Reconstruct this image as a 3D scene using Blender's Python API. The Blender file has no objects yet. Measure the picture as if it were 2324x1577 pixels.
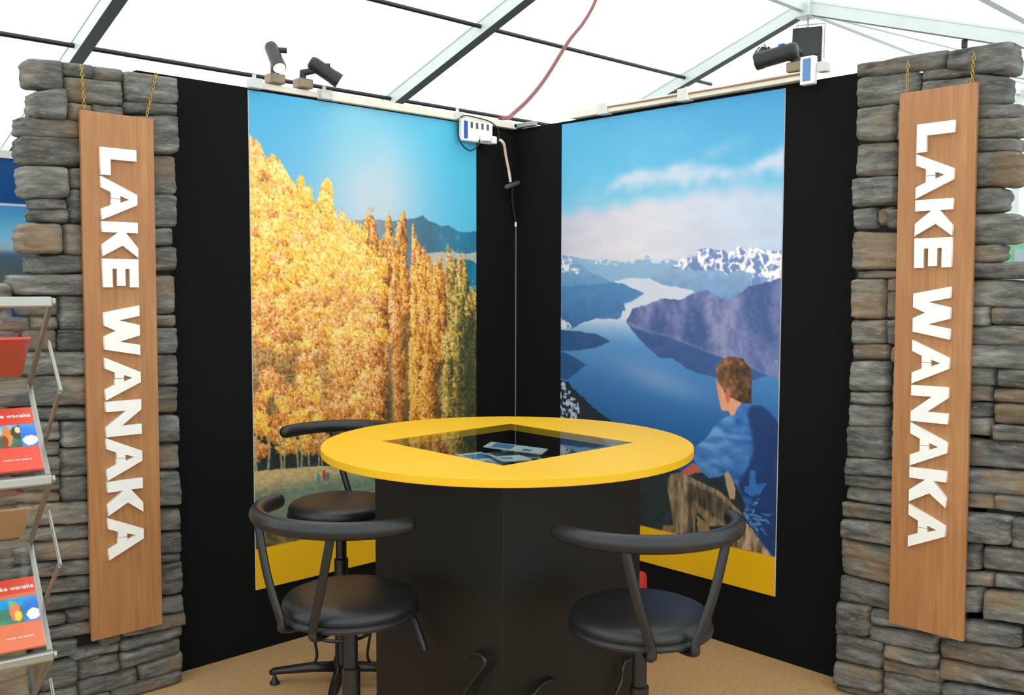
import bpy, bmesh, math, random
import numpy as np
from mathutils import Vector, Matrix, noise
random.seed(7); rng=np.random.RandomState(11)
R=math.radians; PI=math.pi
S=bpy.context.scene; C=S.collection
# ---------------------------------------------------------------- camera
cd=bpy.data.cameras.new('camera'); cam=bpy.data.objects.new('camera',cd); C.objects.link(cam); S.camera=cam
yaw,pit,roll=(0.808639,0.066239,0.002137)
F=Vector((math.cos(yaw)*math.cos(pit),math.sin(yaw)*math.cos(pit),-math.sin(pit)))
Rt=Vector((math.sin(yaw),-math.cos(yaw),0)); U=Rt.cross(F)
R2=Rt*math.cos(roll)+U*math.sin(roll); U2=U*math.cos(roll)-Rt*math.sin(roll)
m=Matrix((R2,U2,-F)).transposed().to_4x4(); m.translation=Vector((-3.5470,-3.6876,1.5855)); cam.matrix_world=m
cd.sensor_width=36; cd.lens=36*2168.859/2324; cd.clip_start=.05; cd.clip_end=200
# ---------------------------------------------------------------- world: bright overcast sky outside the tent
w=bpy.data.worlds.new('sky'); S.world=w; w.use_nodes=True
bg=w.node_tree.nodes['Background']; bg.inputs[0].default_value=(.94,.98,1,1); bg.inputs[1].default_value=2.8
S.view_settings.view_transform='Standard'; S.view_settings.look='None'; S.view_settings.gamma=1
S.view_settings.use_curve_mapping=False; S.view_settings.exposure=0.0
# ---------------------------------------------------------------- materials
def lin(c):
    return tuple(((x/255)/12.92 if x/255<=.04045 else ((x/255+.055)/1.055)**2.4) for x in c)
MATS={}
def mat(name,rgb=(200,200,200),rough=.6,metal=0.,gain=1.,spec=.5,noise_s=0,noise_a=0,bump=0,bump_s=200,coat=0,stretch=None):
    if name in MATS: return MATS[name]
    M=bpy.data.materials.new(name); M.use_nodes=True; nt=M.node_tree; b=nt.nodes['Principled BSDF']
    col=tuple(min(.95,x*gain) for x in lin(rgb))
    b.inputs['Base Color'].default_value=(*col,1); b.inputs['Roughness'].default_value=rough
    b.inputs['Metallic'].default_value=metal; b.inputs['Specular IOR Level'].default_value=spec
    b.inputs['Coat Weight'].default_value=coat
    tc=nt.nodes.new('ShaderNodeTexCoord'); mp=nt.nodes.new('ShaderNodeMapping'); nt.links.new(tc.outputs['Object'],mp.inputs[0])
    if stretch: mp.inputs['Scale'].default_value=stretch
    n=nt.nodes.new('ShaderNodeTexNoise'); n.inputs['Scale'].default_value=noise_s or 20; n.inputs['Detail'].default_value=6
    nt.links.new(mp.outputs[0],n.inputs['Vector'])
    a=noise_a or .04
    r=nt.nodes.new('ShaderNodeMapRange'); r.inputs[1].default_value=.25; r.inputs[2].default_value=.75
    r.inputs[3].default_value=1-a; r.inputs[4].default_value=1+a
    nt.links.new(n.outputs[0],r.inputs[0])
    mx=nt.nodes.new('ShaderNodeVectorMath'); mx.operation='SCALE'; mx.inputs[0].default_value=col
    nt.links.new(r.outputs[0],mx.inputs['Scale']); nt.links.new(mx.outputs[0],b.inputs['Base Color'])
    if bump:
        n2=nt.nodes.new('ShaderNodeTexNoise'); n2.inputs['Scale'].default_value=bump_s; n2.inputs['Detail'].default_value=4
        nt.links.new(mp.outputs[0],n2.inputs['Vector'])
        bp=nt.nodes.new('ShaderNodeBump'); bp.inputs['Strength'].default_value=bump; bp.inputs['Distance'].default_value=.004
        nt.links.new(n2.outputs[0],bp.inputs['Height']); nt.links.new(bp.outputs[0],b.inputs['Normal'])
    MATS[name]=M; return M
def ramp(nt,fac,stops):
    r=nt.nodes.new('ShaderNodeValToRGB'); e=r.color_ramp.elements
    while len(e)<len(stops): e.new(.5)
    for i,(p,c) in enumerate(stops): e[i].position=p; e[i].color=(*c,1)
    nt.links.new(fac,r.inputs[0]); return r.outputs[0]
def tex(nt,kind,vec,**kw):
    n=nt.nodes.new(kind)
    for k,v in kw.items(): n.inputs[k].default_value=v
    nt.links.new(vec,n.inputs['Vector']); return n
def mix(nt,a,b,f,mode='MIX'):
    n=nt.nodes.new('ShaderNodeMix'); n.data_type='RGBA'; n.blend_type=mode
    for v,i in ((a,6),(b,7),(f,0)):
        if isinstance(v,(tuple,float,int)): n.inputs[i].default_value=v if not isinstance(v,tuple) else (*v[:3],1)
        else: nt.links.new(v,n.inputs[i])
    return n.outputs[2]
# stone: sculpted and dry-brushed grey rock with rust-brown washes
def stone_mat():
    M=bpy.data.materials.new('stone'); M.use_nodes=True; nt=M.node_tree; b=nt.nodes['Principled BSDF']; L=nt.links
    b.inputs['Roughness'].default_value=.75; b.inputs['Specular IOR Level'].default_value=.25
    tc=nt.nodes.new('ShaderNodeTexCoord'); mp=nt.nodes.new('ShaderNodeMapping'); L.new(tc.outputs['Object'],mp.inputs[0])
    oi=nt.nodes.new('ShaderNodeObjectInfo'); 
    ad=nt.nodes.new('ShaderNodeVectorMath'); ad.operation='ADD'; L.new(mp.outputs[0],ad.inputs[0])
    sc=nt.nodes.new('ShaderNodeVectorMath'); sc.operation='SCALE'; sc.inputs[0].default_value=(9,7,5); L.new(oi.outputs['Random'],sc.inputs['Scale']); L.new(sc.outputs[0],ad.inputs[1])
    st=nt.nodes.new('ShaderNodeVectorMath'); st.operation='MULTIPLY'; st.inputs[1].default_value=(1,1,4); L.new(ad.outputs[0],st.inputs[0])
    n1=tex(nt,'ShaderNodeTexNoise',st.outputs[0],Scale=7.,Detail=8.,Roughness=.7)
    base=ramp(nt,n1.outputs[0],[(.27,lin((62,62,58))),(.42,lin((106,105,100))),(.58,lin((146,145,138))),(.76,lin((196,195,188)))])
    n2=tex(nt,'ShaderNodeTexNoise',ad.outputs[0],Scale=4.5,Detail=3.)
    a2=nt.nodes.new('ShaderNodeMath'); a2.operation='ADD'; L.new(n2.outputs[0],a2.inputs[0])
    m2=nt.nodes.new('ShaderNodeMath'); m2.operation='MULTIPLY_ADD'; m2.inputs[1].default_value=.26; m2.inputs[2].default_value=-.17; L.new(oi.outputs['Random'],m2.inputs[0]); L.new(m2.outputs[0],a2.inputs[1])
    f2=ramp(nt,a2.outputs[0],[(.5,(0,0,0)),(.66,(.75,.75,.75))])
    brown=mix(nt,lin((136,102,68)),lin((184,162,132)),n1.outputs[0])
    c=mix(nt,base,brown,f2)
    at=nt.nodes.new('ShaderNodeAttribute'); at.attribute_name='tint'
    c=mix(nt,c,at.outputs['Color'],1.,'MULTIPLY')
    n3=tex(nt,'ShaderNodeTexNoise',st.outputs[0],Scale=26.,Detail=6.,Roughness=.75)
    sp=ramp(nt,n3.outputs[0],[(.57,(0,0,0)),(.72,(.6,.6,.6))])
    c=mix(nt,c,lin((206,205,200)),sp)
    L.new(c,b.inputs['Base Color'])
    ns=nt.nodes.new('ShaderNodeMath'); ns.operation='ADD'; L.new(n1.outputs[0],ns.inputs[0]); L.new(n3.outputs[0],ns.inputs[1])
    bp=nt.nodes.new('ShaderNodeBump'); bp.inputs['Strength'].default_value=.9; bp.inputs['Distance'].default_value=.016
    L.new(ns.outputs[0],bp.inputs['Height']); L.new(bp.outputs[0],b.inputs['Normal'])
    return M
STONE=stone_mat()
def wood_mat():
    M=bpy.data.materials.new('veneer'); M.use_nodes=True; nt=M.node_tree; b=nt.nodes['Principled BSDF']; L=nt.links
    b.inputs['Roughness'].default_value=.5
    tc=nt.nodes.new('ShaderNodeTexCoord'); mp=nt.nodes.new('ShaderNodeMapping'); mp.inputs['Scale'].default_value=(22,22,1.1); L.new(tc.outputs['Object'],mp.inputs[0])
    n=tex(nt,'ShaderNodeTexNoise',mp.outputs[0],Scale=3.,Detail=8.,Roughness=.65,Distortion=.6)
    c=ramp(nt,n.outputs[0],[(.25,lin((146,98,56))),(.5,lin((170,119,72))),(.75,lin((188,138,88)))])
    mp2=nt.nodes.new('ShaderNodeMapping'); mp2.inputs['Scale'].default_value=(3,3,.8); L.new(tc.outputs['Object'],mp2.inputs[0])
    n2=tex(nt,'ShaderNodeTexNoise',mp2.outputs[0],Scale=2.2,Detail=3.)
    f=ramp(nt,n2.outputs[0],[(.35,(0,0,0)),(.7,(.6,.6,.6))])
    c=mix(nt,c,lin((156,98,54)),f); L.new(c,b.inputs['Base Color'])
    return M
WOOD=wood_mat()
def floor_mat():
    M=bpy.data.materials.new('particle_board'); M.use_nodes=True; nt=M.node_tree; b=nt.nodes['Principled BSDF']; L=nt.links
    b.inputs['Roughness'].default_value=.6
    tc=nt.nodes.new('ShaderNodeTexCoord')
    n=tex(nt,'ShaderNodeTexNoise',tc.outputs['Object'],Scale=55.,Detail=8.,Roughness=.8)
    c=ramp(nt,n.outputs[0],[(.3,lin((150,112,68))),(.46,lin((190,150,102))),(.62,lin((202,162,114))),(.8,lin((216,182,138)))])
    n2=tex(nt,'ShaderNodeTexNoise',tc.outputs['Object'],Scale=2.5,Detail=4.)
    f=ramp(nt,n2.outputs[0],[(.4,(0,0,0)),(.7,(.4,.4,.4))])
    c=mix(nt,c,lin((180,138,92)),f); L.new(c,b.inputs['Base Color']); return M
def membrane_mat():
    M=bpy.data.materials.new('tent_fabric'); M.use_nodes=True; nt=M.node_tree; L=nt.links
    for n in list(nt.nodes):
        if n.type=='BSDF_PRINCIPLED': nt.nodes.remove(n)
    out=nt.nodes['Material Output']; t=nt.nodes.new('ShaderNodeBsdfTranslucent'); d=nt.nodes.new('ShaderNodeBsdfDiffuse'); x=nt.nodes.new('ShaderNodeMixShader')
    tc=nt.nodes.new('ShaderNodeTexCoord'); n=tex(nt,'ShaderNodeTexNoise',tc.outputs['Object'],Scale=1.2,Detail=3.)
    c=ramp(nt,n.outputs[0],[(.3,(.86,.89,.88)),(.7,(.93,.95,.94))])
    L.new(c,t.inputs[0]); d.inputs[0].default_value=(.85,.86,.85,1); x.inputs[0].default_value=.3
    L.new(t.outputs[0],x.inputs[1]); L.new(d.outputs[0],x.inputs[2]); L.new(x.outputs[0],out.inputs[0]); return M
def clear_mat(name,tint=(1,1,1),rough=.02,ior=1.5,boost=1.):
    M=bpy.data.materials.new(name); M.use_nodes=True; nt=M.node_tree; L=nt.links
    for n in list(nt.nodes):
        if n.type=='BSDF_PRINCIPLED': nt.nodes.remove(n)
    out=nt.nodes['Material Output']; t=nt.nodes.new('ShaderNodeBsdfTransparent'); g=nt.nodes.new('ShaderNodeBsdfGlossy'); x=nt.nodes.new('ShaderNodeMixShader'); fr=nt.nodes.new('ShaderNodeFresnel')
    t.inputs[0].default_value=(*tint,1); g.inputs['Roughness'].default_value=rough; fr.inputs[0].default_value=ior
    mm=nt.nodes.new('ShaderNodeMath'); mm.operation='MULTIPLY'; mm.use_clamp=True; mm.inputs[1].default_value=boost; L.new(fr.outputs[0],mm.inputs[0])
    ge=nt.nodes.new('ShaderNodeNewGeometry'); fb=nt.nodes.new('ShaderNodeMath'); fb.operation='SUBTRACT'; fb.inputs[0].default_value=1; L.new(ge.outputs['Backfacing'],fb.inputs[1])
    m3=nt.nodes.new('ShaderNodeMath'); m3.operation='MULTIPLY'; L.new(mm.outputs[0],m3.inputs[0]); L.new(fb.outputs[0],m3.inputs[1]); L.new(m3.outputs[0],x.inputs[0]); L.new(t.outputs[0],x.inputs[1]); L.new(g.outputs[0],x.inputs[2]); L.new(x.outputs[0],out.inputs[0]); return M
def vc_mat(name,rough=.35,fine=0.,spec=.4):
    M=bpy.data.materials.new(name); M.use_nodes=True; nt=M.node_tree; b=nt.nodes['Principled BSDF']; L=nt.links
    b.inputs['Roughness'].default_value=rough; b.inputs['Specular IOR Level'].default_value=spec
    at=nt.nodes.new('ShaderNodeAttribute'); at.attribute_name='Col'; L.new(at.outputs['Color'],b.inputs['Base Color']); return M
FELT=mat('black_felt',(17,18,18),.95,spec=.15,noise_s=300,noise_a=.2)
BLACK=mat('black_plastic',(26,27,28),.45,noise_s=60)
LEATHER=mat('black_vinyl',(28,30,32),.36,spec=.45,bump=.15,bump_s=350)
SATIN=mat('satin_black_metal',(22,23,24),.35,spec=.5)
LAMINATE=mat('black_laminate',(19,19,17),.45,spec=.32,noise_s=8,noise_a=.1)
YELLOW=mat('yellow_laminate',(226,174,16),.46,gain=.95,spec=.32,noise_s=3,noise_a=.03)
WHITE=mat('white_paint',(240,238,232),.5)
CREAM=mat('cream_timber',(228,220,205),.6,noise_s=12,noise_a=.08)
ALU=mat('aluminium',(206,211,208),.45,metal=.15,noise_s=5)
CHROME=mat('brushed_steel',(158,158,150),.35,metal=.85)
BRONZE=mat('bronze_edge',(120,108,92),.45,metal=.4)
GOLD=mat('brass',(208,170,70),.3,metal=.85)
BLUE=mat('blue_label',(30,70,170),.5)
REDCABLE=mat('red_cable_sheath',(120,34,24),.5)
DARKCABLE=mat('dark_cable_sheath',(20,28,30),.5)
PINK=mat('clear_clip',(205,205,200),.4)
UNDERSHADE=mat('painted_undershade',(70,76,72),.6)  # dark tone that paints the shade on the rafter undersides
RED=mat('red_fabric',(205,45,45),.6)
FLOORM=floor_mat(); MEMB=membrane_mat(); GLASS=clear_mat('clear_glass',(.93,.95,.94),.015,1.52,1.35); ACRYL=clear_mat('clear_acrylic',(.93,.93,.92),.05,1.49)
CORE=mat('dark_backing',(30,30,28),.9)
# ---------------------------------------------------------------- helpers
def obj(name,bm,m=None,parent=None,smooth=False,loc=None):
    me=bpy.data.meshes.new(name); 
    if isinstance(bm,bmesh.types.BMesh): bm.normal_update(); bm.to_mesh(me); bm.free()
    else: me.from_pydata(*bm); me.update()
    if m: me.materials.append(m)
    if smooth:
        me.polygons.foreach_set('use_smooth',[True]*len(me.polygons))
    o=bpy.data.objects.new(name,me); C.objects.link(o)
    if parent: o.parent=parent
    if loc: o.location=loc
    return o
def sharp(o,ang=40):
    me=o.data; bm=bmesh.new(); bm.from_mesh(me)
    for e in bm.edges:
        if len(e.link_faces)==2 and e.calc_face_angle(0)>R(ang): e.smooth=False
    bm.to_mesh(me); bm.free(); return o
def tag(o,label=None,cat=None,group=None,kind=None):
    if label: o['label']=label
    if cat: o['category']=cat
    if group: o['group']=group
    if kind: o['kind']=kind
    return o
def thing(name,label,cat,loc=(0,0,0),rz=0,group=None):
    o=bpy.data.objects.new(name,None); C.objects.link(o); o.location=loc; o.rotation_euler=(0,0,rz); o.empty_display_size=.1
    return tag(o,label,cat,group)
def box(bm,lo,hi,bev=0):
    lo=Vector(lo); hi=Vector(hi); r=bmesh.ops.create_cube(bm,size=1)
    for v in r['verts']: v.co=Vector([(lo[i]+hi[i])/2+v.co[i]*(hi[i]-lo[i]) for i in range(3)])
    if bev: 
        es=list({e for v in r['verts'] for e in v.link_edges})
        bmesh.ops.bevel(bm,geom=es,offset=bev,segments=2,affect='EDGES',profile=.5)
    return r['verts']
def bxo(name,lo,hi,m,parent=None,bev=0):
    bm=bmesh.new(); box(bm,lo,hi,bev); return obj(name,bm,m,parent)
def sweep(bm,pts,rad,seg=10,cap=True,round_end=False,flat=None):
    """tube along pts; rad float or list"""
    pts=[Vector(p) for p in pts]; n=len(pts)
    rad=[rad]*n if not isinstance(rad,(list,tuple)) else list(rad)
    if round_end:
        a,b=pts[0],pts[1]; d=(a-b).normalized(); r=rad[0]
        pre=[a+d*r*.95,a+d*r*.8,a+d*r*.45]; prr=[r*.25,r*.62,r*.9]
        a,b=pts[-1],pts[-2]; d=(a-b).normalized(); r=rad[-1]
        post=[a+d*r*.45,a+d*r*.8,a+d*r*.95]; por=[r*.9,r*.62,r*.25]
        pts=pre+pts+post; rad=prr+rad+por; n=len(pts)
    rings=[]; up=None
    for i,p in enumerate(pts):
        t=(pts[min(i+1,n-1)]-pts[max(i-1,0)]).normalized()
        if up is None:
            up=Vector((0,0,1)) if abs(t.z)<.9 else Vector((1,0,0))
        s=t.cross(up)
        if s.length<1e-4: s=t.cross(Vector((1,0,0)))
        s.normalize(); u=s.cross(t).normalized(); up=u
        fs,fu=(flat or (1,1))
        rings.append([bm.verts.new(p+(s*math.cos(2*PI*k/seg)*fs+u*math.sin(2*PI*k/seg)*fu)*rad[i]) for k in range(seg)])
    for a,b in zip(rings,rings[1:]):
        for k in range(seg): bm.faces.new((a[k],a[(k+1)%seg],b[(k+1)%seg],b[k]))
    if cap: bm.faces.new(rings[0][::-1]); bm.faces.new(rings[-1])
    bmesh.ops.recalc_face_normals(bm,faces=bm.faces)
def tube(name,pts,rad,m,parent=None,seg=10,**k):
    bm=bmesh.new(); sweep(bm,pts,rad,seg,**k); return sharp(obj(name,bm,m,parent,True),50)
def lathe(name,prof,m,parent=None,seg=40,loc=None):
    bm=bmesh.new(); rings=[]
    for r,z in prof:
        if r<1e-5: rings.append([bm.verts.new((0,0,z))])
        else: rings.append([bm.verts.new((r*math.cos(2*PI*k/seg),r*math.sin(2*PI*k/seg),z)) for k in range(seg)])
    for a,b in zip(rings,rings[1:]):
        for k in range(seg):
            f=[a[k%len(a)],a[(k+1)%seg%len(a)],b[(k+1)%seg%len(b)],b[k%len(b)]]
            f=list(dict.fromkeys(f))
            if len(f)>2: bm.faces.new(f)
    bmesh.ops.recalc_face_normals(bm,faces=bm.faces)
    return sharp(obj(name,bm,m,parent,True,loc),45)
def beam(bm,a,b,wd,ht,up=(0,0,1)):
    a=Vector(a); b=Vector(b); t=(b-a).normalized(); up=Vector(up); s=t.cross(up).normalized(); u=s.cross(t)
    vs=[bm.verts.new(p+s*x*wd/2+u*y*ht/2) for p in (a,b) for x,y in((-1,-1),(1,-1),(1,1),(-1,1))]
    for f in ((0,1,2,3),(7,6,5,4),(0,4,5,1),(1,5,6,2),(2,6,7,3),(3,7,4,0)): bm.faces.new([vs[i] for i in f])
    bmesh.ops.recalc_face_normals(bm,faces=bm.faces)
def spline(pts,n=8):
    P=[Vector(p) for p in pts]; out=[]
    for i in range(len(P)-1):
        p0=P[max(i-1,0)];p1=P[i];p2=P[i+1];p3=P[min(i+2,len(P)-1)]
        for k in range(n):
            t=k/n; out.append(.5*((2*p1)+(p2-p0)*t+(2*p0-5*p1+4*p2-p3)*t*t+(3*p1-p0-3*p2+p3)*t**3))
    return out+[P[-1]]
def curve_mesh(name,contours,depth,m,parent=None,matrix=None,bevel=.0):
    cu=bpy.data.curves.new('outline','CURVE'); cu.dimensions='2D'; cu.fill_mode='BOTH'; cu.extrude=depth/2; cu.bevel_depth=bevel
    for c in contours:
        sp=cu.splines.new('POLY'); sp.points.add(len(c)-1); sp.use_cyclic_u=True
        for i,(x,y) in enumerate(c): sp.points[i].co=(x,y,0,1)
    t=bpy.data.objects.new('outline',cu); me=bpy.data.meshes.new_from_object(t); bpy.data.objects.remove(t); bpy.data.curves.remove(cu)
    me.name=name
    if matrix: me.transform(matrix)
    me.materials.clear(); me.materials.append(m)
    o=bpy.data.objects.new(name,me); C.objects.link(o); o.parent=parent; return o
def text_mesh(name,txt,size,m,parent,matrix,depth=.0005,bold=0):
    cu=bpy.data.curves.new('words','FONT'); cu.body=txt; cu.size=size; cu.extrude=depth/2; cu.align_x='LEFT'; cu.offset=bold; cu.resolution_u=3
    t=bpy.data.objects.new('words',cu); me=bpy.data.meshes.new_from_object(t); bpy.data.objects.remove(t); bpy.data.curves.remove(cu)
    me.name=name; me.transform(matrix); me.materials.clear(); me.materials.append(m)
    o=bpy.data.objects.new(name,me); C.objects.link(o); o.parent=parent; return o
# ---------------------------------------------------------------- data measured on the walls (metres) and print outlines (0..1)
STONES_L=[[2.45,2.321,2.361,2.263,2.371,2.275,1],[2.435,2.315,2.246,2.16,2.274,2.167,1],[2.48,2.248,2.154,2.095,2.168,2.111,1],[2.479,2.251,2.09,1.998,2.107,2.012,1],[2.475,2.313,1.99,1.884,1.999,1.891,1],[2.31,2.233,1.994,1.927,1.996,1.928,0],[2.441,2.316,1.876,1.846,1.884,1.85,1],[2.446,2.316,1.841,1.802,1.847,1.806,1],[2.312,2.235,1.92,1.806,1.922,1.804,0],[2.487,2.339,1.788,1.691,1.797,1.692,1],[2.333,2.233,1.795,1.689,1.797,1.686,0],[2.46,2.236,1.674,1.621,1.688,1.628,1],[2.319,2.216,2.366,2.328,2.373,2.329,0],[2.212,2.107,2.371,2.327,2.372,2.33,0],[2.104,1.901,2.367,2.264,2.373,2.277,0],[2.315,2.112,2.315,2.236,2.327,2.244,0],[2.307,2.226,2.228,2.171,2.23,2.17,0],[2.221,2.111,2.233,2.186,2.234,2.184,0],[2.108,1.903,2.259,2.221,2.272,2.236,0],[2.113,1.905,2.2,2.067,2.23,2.089,0],[2.117,1.914,2.056,1.917,2.075,1.93,0],[2.12,1.915,1.909,1.796,1.925,1.805,0],[2.122,1.938,1.786,1.729,1.796,1.735,0],[2.124,1.921,1.717,1.631,1.724,1.64,0],[2.52,2.23,1.611,1.548,1.619,1.542,1],[2.51,2.362,1.536,1.476,1.535,1.473,1],[2.359,2.233,1.538,1.422,1.537,1.418,0],[2.585,2.456,1.47,1.421,1.467,1.42,1],[2.453,2.364,1.467,1.425,1.465,1.425,0],[2.362,2.235,1.417,1.344,1.415,1.338,0],[2.482,2.366,1.42,1.355,1.419,1.344,0],[2.587,2.487,1.414,1.349,1.413,1.35,1],[2.513,2.238,1.343,1.268,1.332,1.252,0],[2.592,2.24,1.264,1.166,1.244,1.141,0],[2.509,2.242,1.145,1.108,1.13,1.088,0],[2.511,2.368,1.098,1.034,1.089,1.024,0],[2.363,2.244,1.086,0.996,1.08,0.987,0],[2.513,2.37,1.026,0.984,1.013,0.969,0],[2.366,2.247,0.988,0.887,0.979,0.878,0],[2.499,2.371,0.974,0.926,0.961,0.915,0],[2.127,1.925,1.609,1.473,1.613,1.47,0],[2.129,1.924,1.464,1.426,1.461,1.42,0],[2.131,1.92,1.415,1.323,1.411,1.314,0],[2.133,1.923,1.312,1.206,1.304,1.192,0],[2.136,1.925,1.194,1.098,1.182,1.081,0],[2.139,1.924,1.084,0.987,1.068,0.965,0],[2.142,1.925,0.976,0.884,0.955,0.86,0],[2.144,1.923,0.872,0.786,0.845,0.759,0],[2.6,2.369,0.96,0.921,0.93,0.893,0],[2.601,2.37,0.913,0.871,0.884,0.839,0],[2.366,2.264,0.885,0.796,0.873,0.785,0],[2.602,2.371,0.861,0.831,0.831,0.797,0],[2.522,2.256,0.805,0.731,0.778,0.703,0],[2.524,2.258,0.721,0.677,0.692,0.646,0],[2.554,2.26,0.665,0.604,0.638,0.568,0],[2.547,2.262,0.592,0.548,0.56,0.511,0],[2.548,2.263,0.533,0.489,0.5,0.446,0],[2.541,2.265,0.472,0.42,0.435,0.392,0],[2.472,2.364,0.393,0.351,0.382,0.345,0],[2.359,2.245,0.387,0.344,0.392,0.34,0],[2.473,2.247,0.341,0.304,0.327,0.288,0],[2.154,1.922,0.863,0.746,0.836,0.716,0],[2.157,1.922,0.724,0.652,0.695,0.614,0],[2.159,1.924,0.633,0.562,0.605,0.524,0],[2.16,1.925,0.551,0.523,0.516,0.487,0],[2.163,1.918,0.495,0.39,0.485,0.357,0],[2.165,1.918,0.368,0.312,0.345,0.287,0],[2.167,1.915,0.296,0.24,0.277,0.233,0],[2.169,1.923,0.226,0.185,0.223,0.185,0],[2.352,2.174,0.24,0.202,0.225,0.194,0],[2.17,1.935,0.173,0.112,0.177,0.127,0],[2.324,2.175,0.183,0.123,0.18,0.119,0],[2.609,2.47,0.655,0.61,0.636,0.589,0],[2.611,2.472,0.6,0.524,0.576,0.501,0],[2.475,2.326,0.294,0.226,0.281,0.222,0],[2.454,2.331,0.208,0.11,0.206,0.114,0],[2.243,2.171,0.293,0.221,0.302,0.239,0],[2.278,2.168,0.34,0.302,0.369,0.313,0]]
STONES_R=[[2.27,1.939,2.407,2.349,2.41,2.367,0],[2.503,2.278,2.398,2.287,2.401,2.338,1],[2.38,2.183,2.332,2.313,2.349,2.319,0],[2.176,1.943,2.347,2.251,2.36,2.253,0],[2.382,2.185,2.295,2.216,2.31,2.226,0],[2.486,2.362,2.281,2.199,2.31,2.211,1],[2.1,1.946,2.241,2.114,2.247,2.13,0],[2.106,1.944,2.105,1.989,2.11,1.998,0],[2.11,1.944,1.982,1.881,1.984,1.883,0],[2.037,1.944,1.869,1.796,1.871,1.797,0],[2.101,2.044,1.868,1.813,1.866,1.804,0],[2.22,2.079,1.859,1.789,1.861,1.793,0],[2.242,2.106,2.209,2.095,2.224,2.107,0],[2.246,2.112,2.085,1.971,2.096,1.976,0],[2.249,2.116,1.966,1.867,1.971,1.872,0],[2.531,2.241,2.187,2.142,2.218,2.178,1],[2.527,2.248,2.143,2.082,2.17,2.105,1],[2.52,2.25,2.075,2.034,2.098,2.059,1],[2.535,2.252,2.029,1.918,2.051,1.932,1],[2.485,2.256,1.911,1.836,1.924,1.841,1],[2.534,2.227,1.824,1.724,1.835,1.735,1],[2.484,2.261,1.72,1.667,1.724,1.667,1],[2.224,1.944,1.766,1.646,1.785,1.646,0],[2.226,1.965,1.636,1.611,1.635,1.612,0],[2.074,1.944,1.605,1.461,1.607,1.46,0],[2.228,2.08,1.605,1.562,1.604,1.561,0],[2.23,2.082,1.56,1.464,1.556,1.462,0],[2.087,1.947,1.453,1.371,1.449,1.363,0],[2.233,2.091,1.458,1.376,1.453,1.37,0],[2.095,1.95,1.364,1.311,1.356,1.303,0],[2.235,2.105,1.366,1.303,1.358,1.298,0],[2.096,1.945,1.3,1.191,1.293,1.181,0],[2.239,2.112,1.292,1.154,1.287,1.147,0],[2.095,1.944,1.185,1.143,1.173,1.132,0],[2.097,1.946,1.133,1.056,1.126,1.042,0],[2.242,2.115,1.145,1.047,1.136,1.041,0],[2.105,1.94,1.053,0.935,1.044,0.926,0],[2.246,2.115,1.039,0.946,1.029,0.939,0],[2.248,1.939,0.946,0.886,0.92,0.857,0],[2.612,2.258,1.66,1.61,1.661,1.613,1],[2.578,2.26,1.599,1.512,1.602,1.513,1],[2.644,2.448,1.508,1.455,1.506,1.453,1],[2.443,2.263,1.509,1.448,1.507,1.442,0],[2.62,2.265,1.449,1.384,1.436,1.381,0],[2.7,2.624,1.447,1.383,1.447,1.385,0],[2.703,2.267,1.391,1.308,1.372,1.3,0],[2.473,2.27,1.302,1.245,1.292,1.238,0],[2.616,2.479,1.302,1.241,1.297,1.241,0],[2.714,2.62,1.298,1.24,1.294,1.234,0],[2.463,2.272,1.239,1.187,1.227,1.173,0],[2.707,2.468,1.244,1.197,1.227,1.185,0],[2.463,2.273,1.179,1.135,1.165,1.119,0],[2.71,2.471,1.192,1.124,1.178,1.113,0],[2.464,2.275,1.127,1.07,1.111,1.054,0],[2.712,2.469,1.116,1.069,1.105,1.055,0],[2.715,2.278,1.062,0.976,1.04,0.945,0],[2.717,2.281,0.968,0.921,0.929,0.874,0],[2.235,1.938,0.872,0.827,0.851,0.814,0],[2.237,1.941,0.819,0.769,0.807,0.759,0],[2.239,1.929,0.758,0.711,0.746,0.687,0],[2.241,1.931,0.7,0.615,0.678,0.611,0],[2.245,1.926,0.605,0.466,0.601,0.463,0],[2.248,1.925,0.456,0.376,0.455,0.358,0],[2.053,1.919,0.366,0.248,0.349,0.224,0],[2.251,2.059,0.365,0.322,0.357,0.299,0],[2.302,2.048,0.314,0.248,0.285,0.231,0],[2.104,1.915,0.238,0.138,0.22,0.119,0],[2.306,2.109,0.241,0.196,0.236,0.184,0],[2.1,1.912,0.125,0.044,0.109,0.025,0],[2.326,2.109,0.15,0.055,0.13,0.036,0],[2.607,2.331,0.187,0.128,0.152,0.078,0],[2.636,2.265,0.96,0.882,0.924,0.856,0],[2.489,2.267,0.87,0.818,0.845,0.793,0],[2.673,2.484,0.881,0.823,0.868,0.817,0],[2.547,2.27,0.798,0.701,0.774,0.669,0],[2.677,2.543,0.811,0.706,0.792,0.693,0],[2.443,2.274,0.68,0.591,0.653,0.564,0],[2.68,2.45,0.701,0.624,0.673,0.597,0],[2.489,2.276,0.59,0.545,0.55,0.506,0],[2.683,2.493,0.617,0.566,0.589,0.546,0],[2.458,2.279,0.527,0.445,0.492,0.405,0],[2.686,2.462,0.556,0.455,0.523,0.426,0],[2.583,2.282,0.417,0.354,0.394,0.309,0],[2.715,2.588,0.442,0.37,0.423,0.353,0],[2.693,2.313,0.358,0.285,0.307,0.241,0],[2.695,2.313,0.275,0.217,0.229,0.163,0]]
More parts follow.
